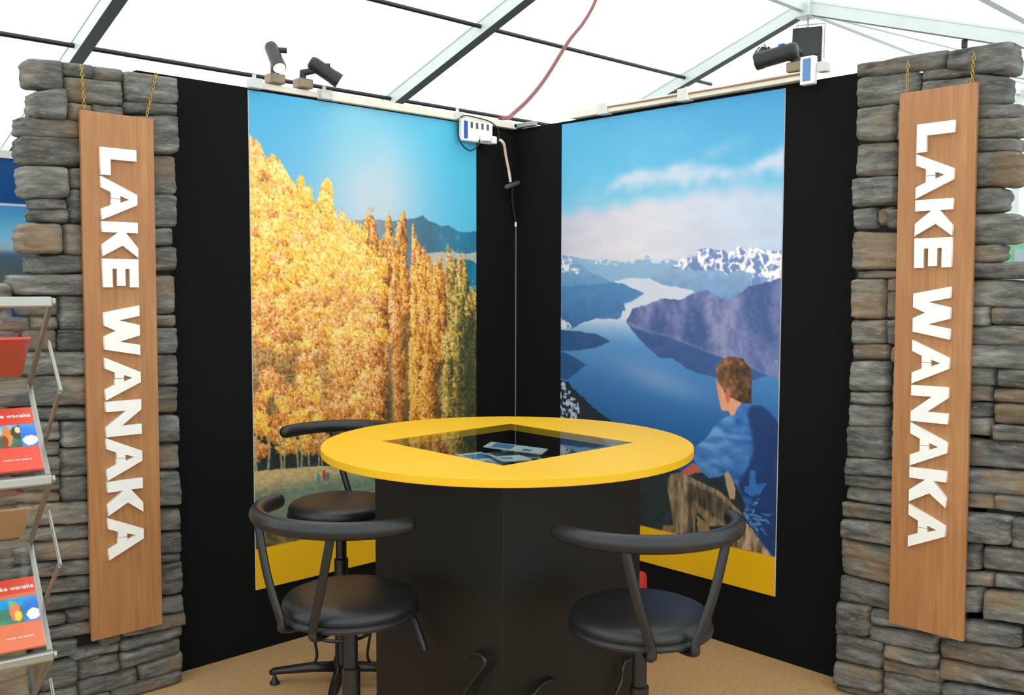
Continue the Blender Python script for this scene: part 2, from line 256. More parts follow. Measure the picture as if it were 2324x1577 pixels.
PP={"trees":[-0.011,0.085,-0.0,0.084,0.012,0.098,0.025,0.091,0.046,0.107,0.053,0.123,0.064,0.128,0.083,0.119,0.112,0.131,0.13,0.15,0.152,0.161,0.174,0.18,0.182,0.168,0.194,0.153,0.208,0.164,0.213,0.184,0.23,0.177,0.241,0.198,0.258,0.215,0.264,0.194,0.273,0.182,0.282,0.166,0.3,0.154,0.317,0.168,0.326,0.185,0.328,0.209,0.34,0.233,0.352,0.248,0.352,0.211,0.365,0.202,0.395,0.204,0.407,0.225,0.425,0.233,0.434,0.242,0.437,0.261,0.443,0.242,0.462,0.24,0.481,0.253,0.493,0.275,0.512,0.284,0.528,0.287,0.541,0.274,0.542,0.239,0.558,0.234,0.578,0.238,0.584,0.266,0.601,0.244,0.631,0.237,0.654,0.241,0.664,0.274,0.671,0.287,0.678,0.277,0.695,0.27,0.709,0.28,0.713,0.322,0.726,0.315,0.754,0.312,0.782,0.328,0.825,0.354,0.832,0.317,0.854,0.314,0.891,0.33,0.906,0.347,0.928,0.353,0.943,0.404,0.973,0.422,0.992,0.446,1.004,0.515,1.019,0.585,1.019,0.867,-0.031,0.777],"mount":[0.4,0.243,0.437,0.241,0.469,0.238,0.507,0.237,0.552,0.239,0.651,0.235,0.699,0.228,0.723,0.224,0.754,0.233,0.818,0.245,0.854,0.242,0.906,0.256,0.943,0.255,1.02,0.253,1.019,0.585,0.394,0.563],"ridge":[0.705,0.322,0.747,0.309,0.782,0.306,0.861,0.304,0.936,0.306,1.02,0.301,1.02,0.343,0.973,0.322,0.928,0.319,0.883,0.327,0.854,0.33,0.825,0.377,0.704,0.377],"teal":[0.861,0.324,0.928,0.319,0.973,0.326,0.989,0.35,0.958,0.36,0.989,0.377,1.02,0.377,1.019,0.55,0.86,0.546],"grove":[-0.011,0.082,0.33,0.137,0.358,0.226,0.437,0.254,0.445,0.331,0.46,0.362,0.462,0.433,-0.021,0.428],"grove2":[-0.013,0.271,0.466,0.259,0.463,0.448,0.479,0.491,0.496,0.513,0.461,0.575,0.434,0.638,0.438,0.681,0.391,0.687,0.107,0.662,-0.024,0.654],"under":[-0.023,0.631,0.033,0.653,0.099,0.661,0.129,0.671,0.276,0.68,0.442,0.686,0.565,0.688,0.563,0.803,0.275,0.765,0.142,0.76,-0.02,0.758],"ground":[-0.027,0.755,0.067,0.757,0.18,0.761,0.275,0.765,0.563,0.789,1.002,0.824,1.002,1.098,-0.033,0.967],"pond":[-0.031,0.88,0.101,0.868,0.272,0.873,0.508,0.892,0.506,1.035,-0.033,0.967],"c0":[0.444,0.24,0.511,0.791],"c1":[0.516,0.281,0.554,0.795],"c2":[0.542,0.235,0.584,0.797],"c3":[0.591,0.238,0.652,0.802],"c4":[0.668,0.271,0.711,0.807],"c5":[0.712,0.312,0.778,0.812],"c6":[0.775,0.331,0.829,0.816],"c7":[0.832,0.314,0.896,0.822],"c8":[0.891,0.333,0.949,0.826],"c9":[0.943,0.404,1.011,0.831],"sunc":[0.458,0.131,0.755,0.116],"cl1":[0.224,0.171,0.295,0.138,0.378,0.13,0.511,0.127,0.624,0.118,0.667,0.126,0.594,0.134,0.698,0.139,0.803,0.145,0.837,0.149,0.898,0.138,0.978,0.123,1.019,0.12,1.021,0.153,0.926,0.159,0.804,0.162,0.638,0.163,0.512,0.165,0.345,0.161],"cl2":[-0.018,0.214,0.129,0.203,0.275,0.205,0.38,0.192,0.545,0.189,0.576,0.187,0.699,0.189,0.816,0.185,0.927,0.195,1.022,0.194,1.029,0.348,-0.017,0.342],"wisp":[0.685,0.109,0.755,0.099,0.83,0.098,0.869,0.1,0.785,0.106,0.709,0.114],"far":[-0.017,0.307,0.054,0.312,0.108,0.317,0.168,0.323,0.22,0.315,0.271,0.325,0.334,0.328,0.41,0.324,0.444,0.316,0.471,0.329,0.536,0.325,0.581,0.33,1.007,0.32,1.02,0.403,-0.016,0.41],"farsnow":[0.131,0.317,0.168,0.323,0.22,0.314,0.271,0.325,0.334,0.328,0.41,0.324,0.444,0.316,0.471,0.329,0.536,0.323,0.549,0.333,0.168,0.333],"lmt":[-0.017,0.307,0.023,0.313,0.085,0.327,0.169,0.351,0.264,0.372,0.329,0.385,0.429,0.399,0.392,0.411,0.315,0.424,0.358,0.44,0.245,0.474,-0.015,0.479],"lsnow":[-0.017,0.307,0.03,0.313,0.077,0.322,0.104,0.339,0.097,0.357,0.074,0.356,0.054,0.345,0.039,0.359,0.007,0.352,-0.017,0.359],"rblue":[0.452,0.366,0.549,0.343,0.643,0.333,1.028,0.334,1.032,0.431,0.645,0.4,0.518,0.382],"rsnow":[0.549,0.342,0.599,0.327,0.673,0.307,0.703,0.303,0.762,0.311,0.82,0.307,0.865,0.301,0.931,0.308,1.027,0.312,1.03,0.386,0.977,0.385,0.945,0.375,0.922,0.356,0.918,0.387,0.879,0.384,0.889,0.358,0.839,0.352,0.793,0.354,0.704,0.346,0.613,0.349],"lake":[0.279,0.371,0.356,0.363,0.451,0.365,0.518,0.38,0.645,0.389,0.657,0.397,0.583,0.412,0.453,0.438,0.386,0.471,0.646,0.424,1.033,0.445,1.05,0.879,-0.008,1.003,-0.015,0.462,0.316,0.456,0.33,0.427,0.392,0.411,0.429,0.399,0.329,0.382],"hill":[0.342,0.461,0.375,0.432,0.432,0.422,0.523,0.408,0.586,0.412,0.663,0.393,0.714,0.39,0.756,0.403,0.797,0.41,0.875,0.382,1.039,0.359,1.047,0.571,1.007,0.567,0.958,0.555,0.896,0.545,0.768,0.526,0.632,0.505,0.544,0.49,0.452,0.483,0.376,0.474],"refl":[0.342,0.461,0.405,0.498,0.453,0.518,0.499,0.537,0.563,0.537,0.625,0.556,0.686,0.566,0.745,0.57,0.802,0.561,0.897,0.569,0.958,0.557,0.896,0.545,0.768,0.526,0.632,0.505,0.544,0.49,0.452,0.483],"lhead":[-0.02,0.384,0.315,0.374,0.431,0.398,0.326,0.419,0.341,0.437,0.206,0.454,0.102,0.472,0.059,0.485,-0.019,0.455],"h1":[-0.018,0.487,0.102,0.489,0.186,0.492,0.238,0.5,0.263,0.509,0.187,0.526,0.049,0.537,-0.018,0.539],"h2":[-0.018,0.539,0.038,0.543,0.092,0.555,0.141,0.567,0.093,0.586,0.039,0.607,-0.017,0.6],"slope":[-0.017,0.606,0.039,0.612,0.126,0.646,0.21,0.674,0.302,0.696,0.42,0.733,0.569,0.77,0.811,0.834,-0.013,0.916],"slsnow":[-0.017,0.609,0.022,0.617,0.072,0.648,0.105,0.666,0.121,0.703,-0.016,0.711],"lwhite":[-0.019,0.453,0.026,0.467,0.07,0.48,0.059,0.486,-0.018,0.485],"dark":[-0.014,0.818,0.264,0.777,0.431,0.804,0.64,0.777,0.808,0.751,1.054,0.73,1.063,0.967,-0.011,1.114],"glow":[0.5,0.565,0.801,0.553],"hair":[0.75,0.552,0.771,0.534,0.794,0.527,0.824,0.524,0.859,0.528,0.888,0.544,0.896,0.57,0.895,0.618,0.856,0.618,0.821,0.61,0.794,0.608,0.779,0.591,0.76,0.582],"face":[0.749,0.571,0.76,0.582,0.779,0.591,0.794,0.606,0.821,0.608,0.856,0.618,0.839,0.63,0.828,0.644,0.815,0.646,0.804,0.637,0.777,0.638,0.764,0.613,0.756,0.595],"shirt":[0.848,0.622,0.894,0.615,0.936,0.618,0.975,0.631,0.999,0.647,1.018,0.752,1.02,0.927,0.992,0.922,0.964,0.905,0.917,0.877,0.87,0.846,0.881,0.827,0.863,0.808,0.845,0.792,0.808,0.761,0.785,0.773,0.73,0.784,0.699,0.774,0.664,0.752,0.669,0.723,0.721,0.695,0.757,0.665,0.81,0.646,0.839,0.63],"shade":[0.894,0.618,0.936,0.618,0.975,0.631,0.999,0.647,1.018,0.752,1.02,0.927,0.992,0.922,0.969,0.904,0.912,0.878,0.887,0.839,0.909,0.81,0.863,0.81,0.85,0.785,0.884,0.746,0.906,0.715,0.899,0.674,0.88,0.645],"hl1":[0.874,0.786,0.894,0.783,0.893,0.754,0.916,0.752,0.922,0.78,0.961,0.772,0.937,0.798,0.898,0.806,0.874,0.798],"hl2":[0.887,0.836,0.91,0.821,0.932,0.803,0.927,0.823,0.91,0.839,0.991,0.834,0.944,0.843,0.995,0.855,0.939,0.853,0.974,0.88,0.928,0.864,0.935,0.884,0.87,0.843],"arm":[0.604,0.782,0.629,0.77,0.662,0.756,0.681,0.763,0.696,0.774,0.668,0.777,0.642,0.785],"pants":[0.55,0.803,0.561,0.79,0.584,0.784,0.61,0.781,0.674,0.792,0.768,0.805,0.816,0.822,0.864,0.844,0.856,0.868,0.794,0.876,0.74,0.885,0.683,0.86,0.671,0.883,0.672,0.919,0.627,0.917,0.581,0.915,0.567,0.872,0.547,0.822],"pantsh":[0.63,0.799,0.768,0.817,0.829,0.839,0.841,0.859,0.794,0.873,0.708,0.851,0.657,0.834,0.672,0.918,0.633,0.916,0.645,0.864],"leg2":[0.87,0.856,0.911,0.872,0.946,0.889,0.998,0.918,0.913,0.917,0.832,0.918,0.842,0.889],"grass1":[0.521,0.922,0.534,0.904,0.568,0.899,0.588,0.918],"grass2":[0.68,0.87,0.715,0.875,0.74,0.885,0.747,0.906,0.697,0.912,0.685,0.894],"waist":[0.79,0.763,0.805,0.759,0.827,0.778,0.839,0.795,0.837,0.817,0.816,0.819,0.803,0.795]}

# ---------------------------------------------------------------- setting: floor, tent, black felt walls
bm=bmesh.new(); box(bm,(-3.9,-3.9,-.05),(.35,.35,0)); o=obj('floor',bm,FLOORM); tag(o,kind='structure')
o=bxo('ground',(-7.1,-5.4,-.08),(12.7,9,-.05),mat('unseen_dark_ground',(72,74,52),.9,noise_s=30,noise_a=.4,bump=.6,bump_s=60)); tag(o,kind='structure')  # unseen dark ground, added to cut light bouncing up onto undersides
XR=[-7.1+.005,-3.795,-.495,2.80,6.10,9.4,12.69]; YR=1.79; ZR=4.6; TA=.3346; HW=7.17
def roofz(y): return ZR-abs(y-YR)*TA
bm=bmesh.new()
x0,x1=-7.1,12.7; E0=YR-HW; E1=YR+HW; zt=.13
v=[bm.verts.new(p) for p in((x0,E0,roofz(E0)+zt),(x1,E0,roofz(E0)+zt),(x1,YR,ZR+zt),(x0,YR,ZR+zt),(x1,E1,roofz(E1)+zt),(x0,E1,roofz(E1)+zt))]
bm.faces.new((v[0],v[1],v[2],v[3])); bm.faces.new((v[3],v[2],v[4],v[5]))
ceil=obj('ceiling',bm,MEMB); tag(ceil,kind='structure')
for nm,pts in (('wall_back',((x0,E1,0),(x1,E1,0),(x1,E1,roofz(E1)+zt),(x0,E1,roofz(E1)+zt))),
               ('wall_front',((x0,E0,0),(x1,E0,0),(x1,E0,roofz(E0)+zt),(x0,E0,roofz(E0)+zt))),
               ('wall_east',((x1,E0,0),(x1,E1,0),(x1,E1,roofz(E1)+zt),(x1,YR,ZR+zt),(x1,E0,roofz(E0)+zt))),
               ('wall_west',((x0,E0,0),(x0,E1,0),(x0,E1,roofz(E1)+zt),(x0,YR,ZR+zt),(x0,E0,roofz(E0)+zt)))):
    tag(obj(nm,(list(pts),[],[list(range(len(pts)))]),MEMB),kind='structure')
for x in XR:
    for e in (E0,E1):
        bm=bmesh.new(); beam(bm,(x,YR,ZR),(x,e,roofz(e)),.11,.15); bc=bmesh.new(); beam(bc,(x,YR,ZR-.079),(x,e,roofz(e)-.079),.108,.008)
        s=1 if e>YR else -1
        # keder grooves: two thin ribs proud of the profile
        for q in (-.055,.055): beam(bm,(x+q,YR,ZR+.06),(x+q,e,roofz(e)+.06),.014,.018)
        rf_=obj('rafter',bm,ALU,ceil); obj('undershade_strip',bc,UNDERSHADE,rf_)  # thin dark strip added below each rafter as its painted shaded face
        bm=bmesh.new(); beam(bm,(x,e,0),(x,e,roofz(e)),.13,.11,(1,0,0)); obj('leg',bm,ALU,ceil)
for x in XR:
    bm=bmesh.new(); box(bm,(x-.10,YR-.09,ZR-.12),(x+.10,YR+.09,ZR+.06),.01); obj('ridge_bracket',bm,ALU,ceil)
def purlin(y,xa,xb,r=.022,m=SATIN,dz=.0):
    tube('purlin',[(xa,y,roofz(y)+dz),(xb,y,roofz(y)+dz)],r,m,ceil,8)
for a,b in zip(XR,XR[1:]):
    bm=bmesh.new(); beam(bm,(a+.1,YR,ZR-.02),(b-.1,YR,ZR-.02),.07,.09); obj('ridge_beam',bm,ALU,ceil)
    for y in (-.9,-3.3):
        bm=bmesh.new(); beam(bm,(a+.055,y,roofz(y)),(b-.055,y,roofz(y)),.06,.07); obj('purlin',bm,ALU,ceil)
    if b<7: purlin(4.82,a+.055,b-.055)
purlin(3.36,-7,2.745); purlin(3.36,2.855,6.045); purlin(3.36,6.155,6.6); purlin(6.9,-7,12.6,.03,ALU)
# bracing near the far gable and hooks on rafters
for (xa,ya,xb,yb) in ((6.1,YR,9.4,-.9),(9.4,YR,12.69,-.9),(9.4,-.9,12.69,YR),(9.4,-3.3,12.69,-.9)):
    tube('brace_cable',[(xa,ya,roofz(ya)-.05),(xb,yb,roofz(yb)-.05)],.012,ALU,ceil,6)
for y in (.1,-1.6):
    bm=bmesh.new(); box(bm,(6.08,y-.025,roofz(y)-.17),(6.12,y+.025,roofz(y)-.085),.008); obj('hook',bm,BLACK,ceil)
# gable wind posts far right
for y in (-1.2,1.79,4.5):
    bm=bmesh.new(); beam(bm,(12.6,y,0),(12.6,y,roofz(y)),.12,.1,(1,0,0)); obj('leg',bm,ALU,ceil)
for z in (1.9,2.3,3.0):
    tube('gable_rail',[(12.55,E0+.1,z-.1),(12.55,YR,z+.25)],.05,ALU,ceil,8)

WT=2.4
o=bxo('wall_left',(-2.02,0,0),(.05,.05,WT),FELT); tag(o,kind='structure')
o=bxo('wall_right',(0,-2.03,0),(.05,-.0005,WT),FELT); tag(o,kind='structure')
bm=bmesh.new(); beam(bm,(-.004,-.004,.6),(-.004,-.004,1.89),.005,.005,(1,0,0)); o=obj('gap_light_1',bm,mat('seam_light_grey',(120,116,110),.4)); tag(o,kind='structure')  # pale strip painted as the light showing through the corner gap

# ---------------------------------------------------------------- stone pillars
def stone(side,q,parent,outer,seed):
    so,si,zto,zbo,zti,zbi=q[:6]
    g=-.0035
    so-=g; si+=g; zto-=g; zti-=g; zbo+=g; zbi+=g
    w=so-si; h=(zto-zbo+zti-zbi)/2
    if w<.02 or h<.008: return
    nx=max(8,min(26,int(w/.012))); nz=max(6,min(16,int(h/.008)))
    rnd=random.Random(seed)
    d=.038+.026*rnd.random()*(1 if h>.03 else .4); d=min(d,.02+h*.6); tilt=rnd.uniform(-.008,.008); tilt2=rnd.uniform(-.006,.006)
    r=min(.010+.007*rnd.random(),h*.34,w*.3)
    us=[0]+[(-.02+1.04*i/(nx)) for i in range(nx+1)]+[1]; 
    def edgeprof(dist): 
        if dist>=r: return 1.
        t=max(0,dist/r); return .45+.55*math.sqrt(max(0,1-(1-t)**2))
    verts=[];faces=[]
    N=nx+3; Mz=nz+3
    bd=.13 if outer else -.068     # back depth along wall normal (+ = behind wall plane)
    if outer: bd=-.03
    of=Vector((seed*3.7,seed*1.3,0))
    for j in range(Mz):
        for i in range(N):
            u=min(1,max(0,(i-1)/nx)); t=min(1,max(0,(j-1)/nz))
            # corner rounding of outline
            s=so+(si-so)*u; zt_=zto+(zti-zto)*u; zb_=zbo+(zbi-zbo)*u; z=zt_+(zb_-zt_)*t
            du=min(u,1-u)*w; dz=min(t,1-t)*h
            P=Vector((s*9,z*30,seed))
            nn=noise.noise(P)*.5+noise.noise(P*2.3)*.3
            dep=d*edgeprof(min(du,dz))+tilt*(u-.5)*2+tilt2*(t-.5)*2+.013*nn+.007*noise.noise(Vector((s*5,z*90,seed*2.)))+.005*abs(noise.noise(Vector((s*22,z*60,seed*.7))))
            # jagged outline
            js=(.012 if outer else .004)*noise.noise(Vector((u*3,z*45,seed+9)))
            jz=.004*noise.noise(Vector((s*14,t*2,seed+5)))
            if u<.5: s+=js*(1-u)
            if outer: 
                # rounded outer end
                k=max(0,1-du/.045) if u<.5 else 0
                z=z+((zt_+zb_)/2-z)*.13*k*k
                s-=.006*k
            cr=max(0,1-du/.02)*max(0,1-dz/.02)
            z+=((zt_+zb_)/2-z)*.10*cr; s+=((so+si)/2-s)*min(.10,.006/w)*cr
            z+=jz
            z=max(z,.001)
            ring=(i==0 or j==0 or i==N-1 or j==Mz-1)
            y=bd if ring else -.06-dep
            verts.append((-s,y,z))
    for j in range(Mz-1):
        for i in range(N-1):
            a=j*N+i; faces.append((a,a+N,a+N+1,a+1))
    # close back
    if outer:
        per=[i for i in range(N)]+[j*N+N-1 for j in range(1,Mz)]+[(Mz-1)*N+i for i in range(N-2,-1,-1)]+[j*N for j in range(Mz-2,0,-1)]
        faces.append(per)
    if side=='R': verts=[(y,x,z) for (x,y,z) in verts]; faces=[f[::-1] for f in faces]
    cx=Vector(verts[(Mz//2)*N+N//2])
    o=obj('stone',(verts,[],faces),STONE,parent,True)
    # painted tint per stone (pigment differs from stone to stone)
    g_=rnd.uniform(.80,1.12)
    ca=o.data.color_attributes.new('tint','FLOAT_COLOR','POINT')
    ca.data.foreach_set('color',[c for _ in range(len(verts)) for c in (g_,g_*rnd_w(seed)[0],g_*rnd_w(seed)[1],1)])
    bmq=bmesh.new(); bmq.from_mesh(o.data); bmesh.ops.recalc_face_normals(bmq,faces=bmq.faces); bmq.to_mesh(o.data); bmq.free()
    return o
def rnd_w(s):
    r=random.Random(s*7+1); k=r.random(); return (.985+.02*k,.95+.08*k)
STONES_L+=[[2.10,1.925,.107,.055,.118,.05,0],[2.325,2.108,.118,.052,.107,.052,0],[2.46,2.333,.105,.05,.108,.052,0],[2.21,1.93,.047,.002,.046,.002,0],[2.46,2.218,.047,.002,.047,.002,0],[2.322,2.245,.197,.184,.20,.182,0]]
STONES_R+=[[2.326,2.109,.190,.152,.178,.134,0],[2.107,1.92,.040,.002,.022,.002,0],[2.33,2.112,.050,.002,.034,.002,0],[2.60,2.335,.122,.060,.074,.02,0],[2.48,2.34,.052,.002,.018,.002,0]]
for side,DATA in (('L',STONES_L),('R',STONES_R)):
    t=thing('stone_pillar','%s grey stacked-stone pillar and low wall behind the %s LAKE WANAKA sign'%(('left','left') if side=='L' else ('right','right')),'pillar',
            (-2.17,0,0) if side=='L' else (0,-2.17,0))
    inv=Vector((2.17,0,0)) if side=='L' else Vector((0,2.17,0))
    bm=bmesh.new()
    if side=='L': box(bm,(-2.40,-.07,0),(-1.935,-.001,2.26)); box(bm,(-2.32,-.07,2.26),(-1.96,-.001,2.335)); box(bm,(-3.3,-.07,0),(-2.4,.1,1.56))
    else: box(bm,(-.07,-2.45,0),(-.001,-1.945,2.31)); box(bm,(-.07,-2.36,2.31),(-.001,-1.98,2.345)); box(bm,(-.07,-3.3,0),(.1,-2.4,1.56))
    bmesh.ops.translate(bm,verts=bm.verts,vec=inv)
    b_=obj('backing',bm,CORE,t); n=0
    for i,q in enumerate(DATA):
        o=stone(side,q,t,q[6],(i+1)*(1 if side=='L' else 2.13))
        if o:
            o.data.transform(Matrix.Translation(inv)); n+=1
    # courses of the low wall past the edge of the photo
    rr=random.Random(5 if side=='L' else 6); z=.004
    while z<1.55:
        h=rr.uniform(.05,.11); h=min(h,1.6-z)
        s=rr.uniform(2.50,2.54) if side=='L' else rr.uniform(2.62,2.70); end=3.3
        while s<end-.1:
            w_=min(rr.uniform(.14,.34),end-s)
            o=stone(side,(s+w_,s,z+h,z,z+h,z,0),t,0,1000+s*50+z*300)
            if o: o.data.transform(Matrix.Translation(inv))
            s+=w_
        z+=h
# ---------------------------------------------------------------- hanging wooden signs
GL={'L':(.76,[(0,0),(.76,0),(.76,.27),(.32,.27),(.32,1),(0,1)]),
'A':(1.21,[(0,0),(.46,1),(.75,1),(1.21,0),(.90,0),(.78,.27),(.618,.27),(.618,.52),(.71,.52),(.61,.77),(.52,.52),(.603,.52),(.603,.27),(.43,.27),(.31,0)]),
'K':(1.0,[(0,0),(.30,0),(.30,.44),(.64,0),(.97,0),(.66,.56),(1.0,1),(.72,1),(.30,.66),(.30,1),(0,1)]),
'E':(.80,[(0,0),(.80,0),(.80,.26),(.28,.26),(.28,.38),(.76,.38),(.76,.62),(.28,.62),(.28,.74),(.80,.74),(.80,1),(0,1)]),
'W':(1.42,[(0,1),(.19,0),(.56,0),(.71,.33),(.86,0),(1.23,0),(1.42,1),(1.13,1),(1.02,.42),(.86,1),(.56,1),(.42,.42),(.30,1)]),
'N':(1.0,[(0,0),(0,1),(.29,1),(.71,.44),(.71,1),(1,1),(1,0),(.73,0),(.29,.56),(.29,0)])}
def sign(side,c0,c1,ztop,zbot,lx,lz,tilt):
    # c0 = left edge, c1 = right edge as seen; local frame: X right along the face, Z up, -Y towards the viewer
    t=thing('hanging_sign','wooden plank sign with white letters LAKE WANAKA on the %s stone pillar'%('left' if side=='L' else 'right'),'sign',
      ((c0+c1)/2,-.135,ztop) if side=='L' else (-.135,(c0+c1)/2,ztop),0 if side=='L' else -PI/2,'hanging LAKE WANAKA signs')
    del t['group']
    w=abs(c1-c0); H=ztop-zbot
    t.rotation_euler[1]=tilt
    b=bxo('board',(-w/2,-.009,-H),(w/2,.009,0),WOOD,t,.0015)
    a=lz; cap=.130
    for ch in 'LAKE WANAKA':
        if ch==' ': a+=.062; continue
        wd,pts=GL[ch]
        # advance goes down (-Z), letter tops point right (+X)
        P=[(-w/2+lx+h*cap, -(a+x*cap)) for x,h in pts]
        curve_mesh('letter',[P],.014,WHITE,t,Matrix.Translation((0,-.0165,0))@Matrix.Rotation(PI/2,4,'X'))
        a+=wd*cap+.0045
    return t
sign('L',-2.283,-2.019,2.199,.272,.062,.125,R(.25))
sign('R',-2.131,-2.398,2.270,.338,.071,.120,R(-.45))
def chain(pa,pb,label):
    pa=Vector(pa); pb=Vector(pb); L=(pb-pa).length; n=int(L/.0125); bm=bmesh.new(); d=(pb-pa).normalized()
    base=Vector((1,0,0)) if abs(d.x)<.8 else Vector((0,1,0)); s=d.cross(base).normalized(); s2=d.cross(s)
    for i in range(n):
        c=pa+(pb-pa)*((i+.5)/n); a=s if i%2 else s2
        pts=[c+d*math.cos(q)*.0085+a*math.sin(q)*.005 for q in [2*PI*k/8 for k in range(8)]]
        pts.append(pts[0]); sweep(bm,pts,.0014,4,cap=False)
    o=obj('chain',bm,GOLD,None,True); tag(o,label,'chain'); return o
chain((-2.268,-.125,2.36),(-2.262,-.128,2.192),'thin brass chain at the left end of the left wooden sign')
chain((-1.995,-.125,2.375),(-2.042,-.128,2.19),'thin brass chain at the right end of the left wooden sign')
chain((-.125,-2.150,2.385),(-.128,-2.150,2.262),'thin brass chain at the left end of the right wooden sign')
chain((-.125,-2.378,2.375),(-.128,-2.372,2.262),'thin brass chain at the right end of the right wooden sign')

# ---------------------------------------------------------------- printed posters (colour attribute painted here, flat print)
def fnoise(h,w,cell,seed,oct=4,asp=1.,pers=.5):
    r=np.random.RandomState(seed); out=np.zeros((h,w)); amp=1; tot=0
    for o_ in range(oct):
        cy=max(1.01,cell*asp/2**o_); cx=max(1.01,cell/2**o_); gh=int(h/cy)+3; gw=int(w/cx)+3
        g=r.rand(gh,gw); y=np.arange(h)/cy; x=np.arange(w)/cx; yi=y.astype(int); xi=x.astype(int); fy=(y-yi)[:,None]; fx=(x-xi)[None]
        fy=fy*fy*(3-2*fy); fx=fx*fx*(3-2*fx)
        a=g[yi][:,xi]; b=g[yi][:,xi+1]; c=g[yi+1][:,xi]; d=g[yi+1][:,xi+1]
        out+=amp*((a*(1-fx)+b*fx)*(1-fy)+(c*(1-fx)+d*fx)*fy); tot+=amp; amp*=pers
    return out/tot
PW,PH=640,1073
UU,VV=np.meshgrid((np.arange(PW)+.5)/PW,(np.arange(PH)+.5)/PH)
def inpoly(name,wob=0,seed=1):
    p=PP[name] if isinstance(name,str) else name
    xs=np.array(p[0::2]); ys=np.array(p[1::2]); U_=UU; V_=VV
    if wob:
        U_=UU+(fnoise(PH,PW,14,seed)-.5)*wob; V_=VV+(fnoise(PH,PW,14,seed+1)-.5)*wob*.7
    ins=np.zeros(UU.shape,bool); n=len(xs)
    for i in range(n):
        x1_,y1_,x2_,y2_=xs[i],ys[i],xs[(i+1)%n],ys[(i+1)%n]
        if y1_==y2_: continue
        c=((y1_>V_)!=(y2_>V_))&(U_<(x2_-x1_)*(V_-y1_)/(y2_-y1_)+x1_); ins^=c
    return ins.astype(float)
def blur(a,r):
    r=int(r)
    if r<1: return a
    for ax in (0,1):
        for _ in range(2):
            p=np.pad(a,[(r+1,r) if k==ax else (0,0) for k in range(a.ndim)],mode='edge'); cs=np.cumsum(p,axis=ax)
            n=a.shape[ax]; sl=lambda s,e:tuple(slice(s,e) if k==ax else slice(None) for k in range(a.ndim))
            a=(cs[sl(2*r+1,2*r+1+n)]-cs[sl(0,n)])/(2*r+1)
    return a
def over(img,col,mask):
    col=np.asarray(col,float)
    if col.ndim==1: col=col[None,None]
    return img*(1-mask[...,None])+col*mask[...,None]
def grad(v,stops):
    ps=[s[0] for s in stops]; return np.stack([np.interp(v,ps,[s[1][k] for s in stops]) for k in range(3)],-1)
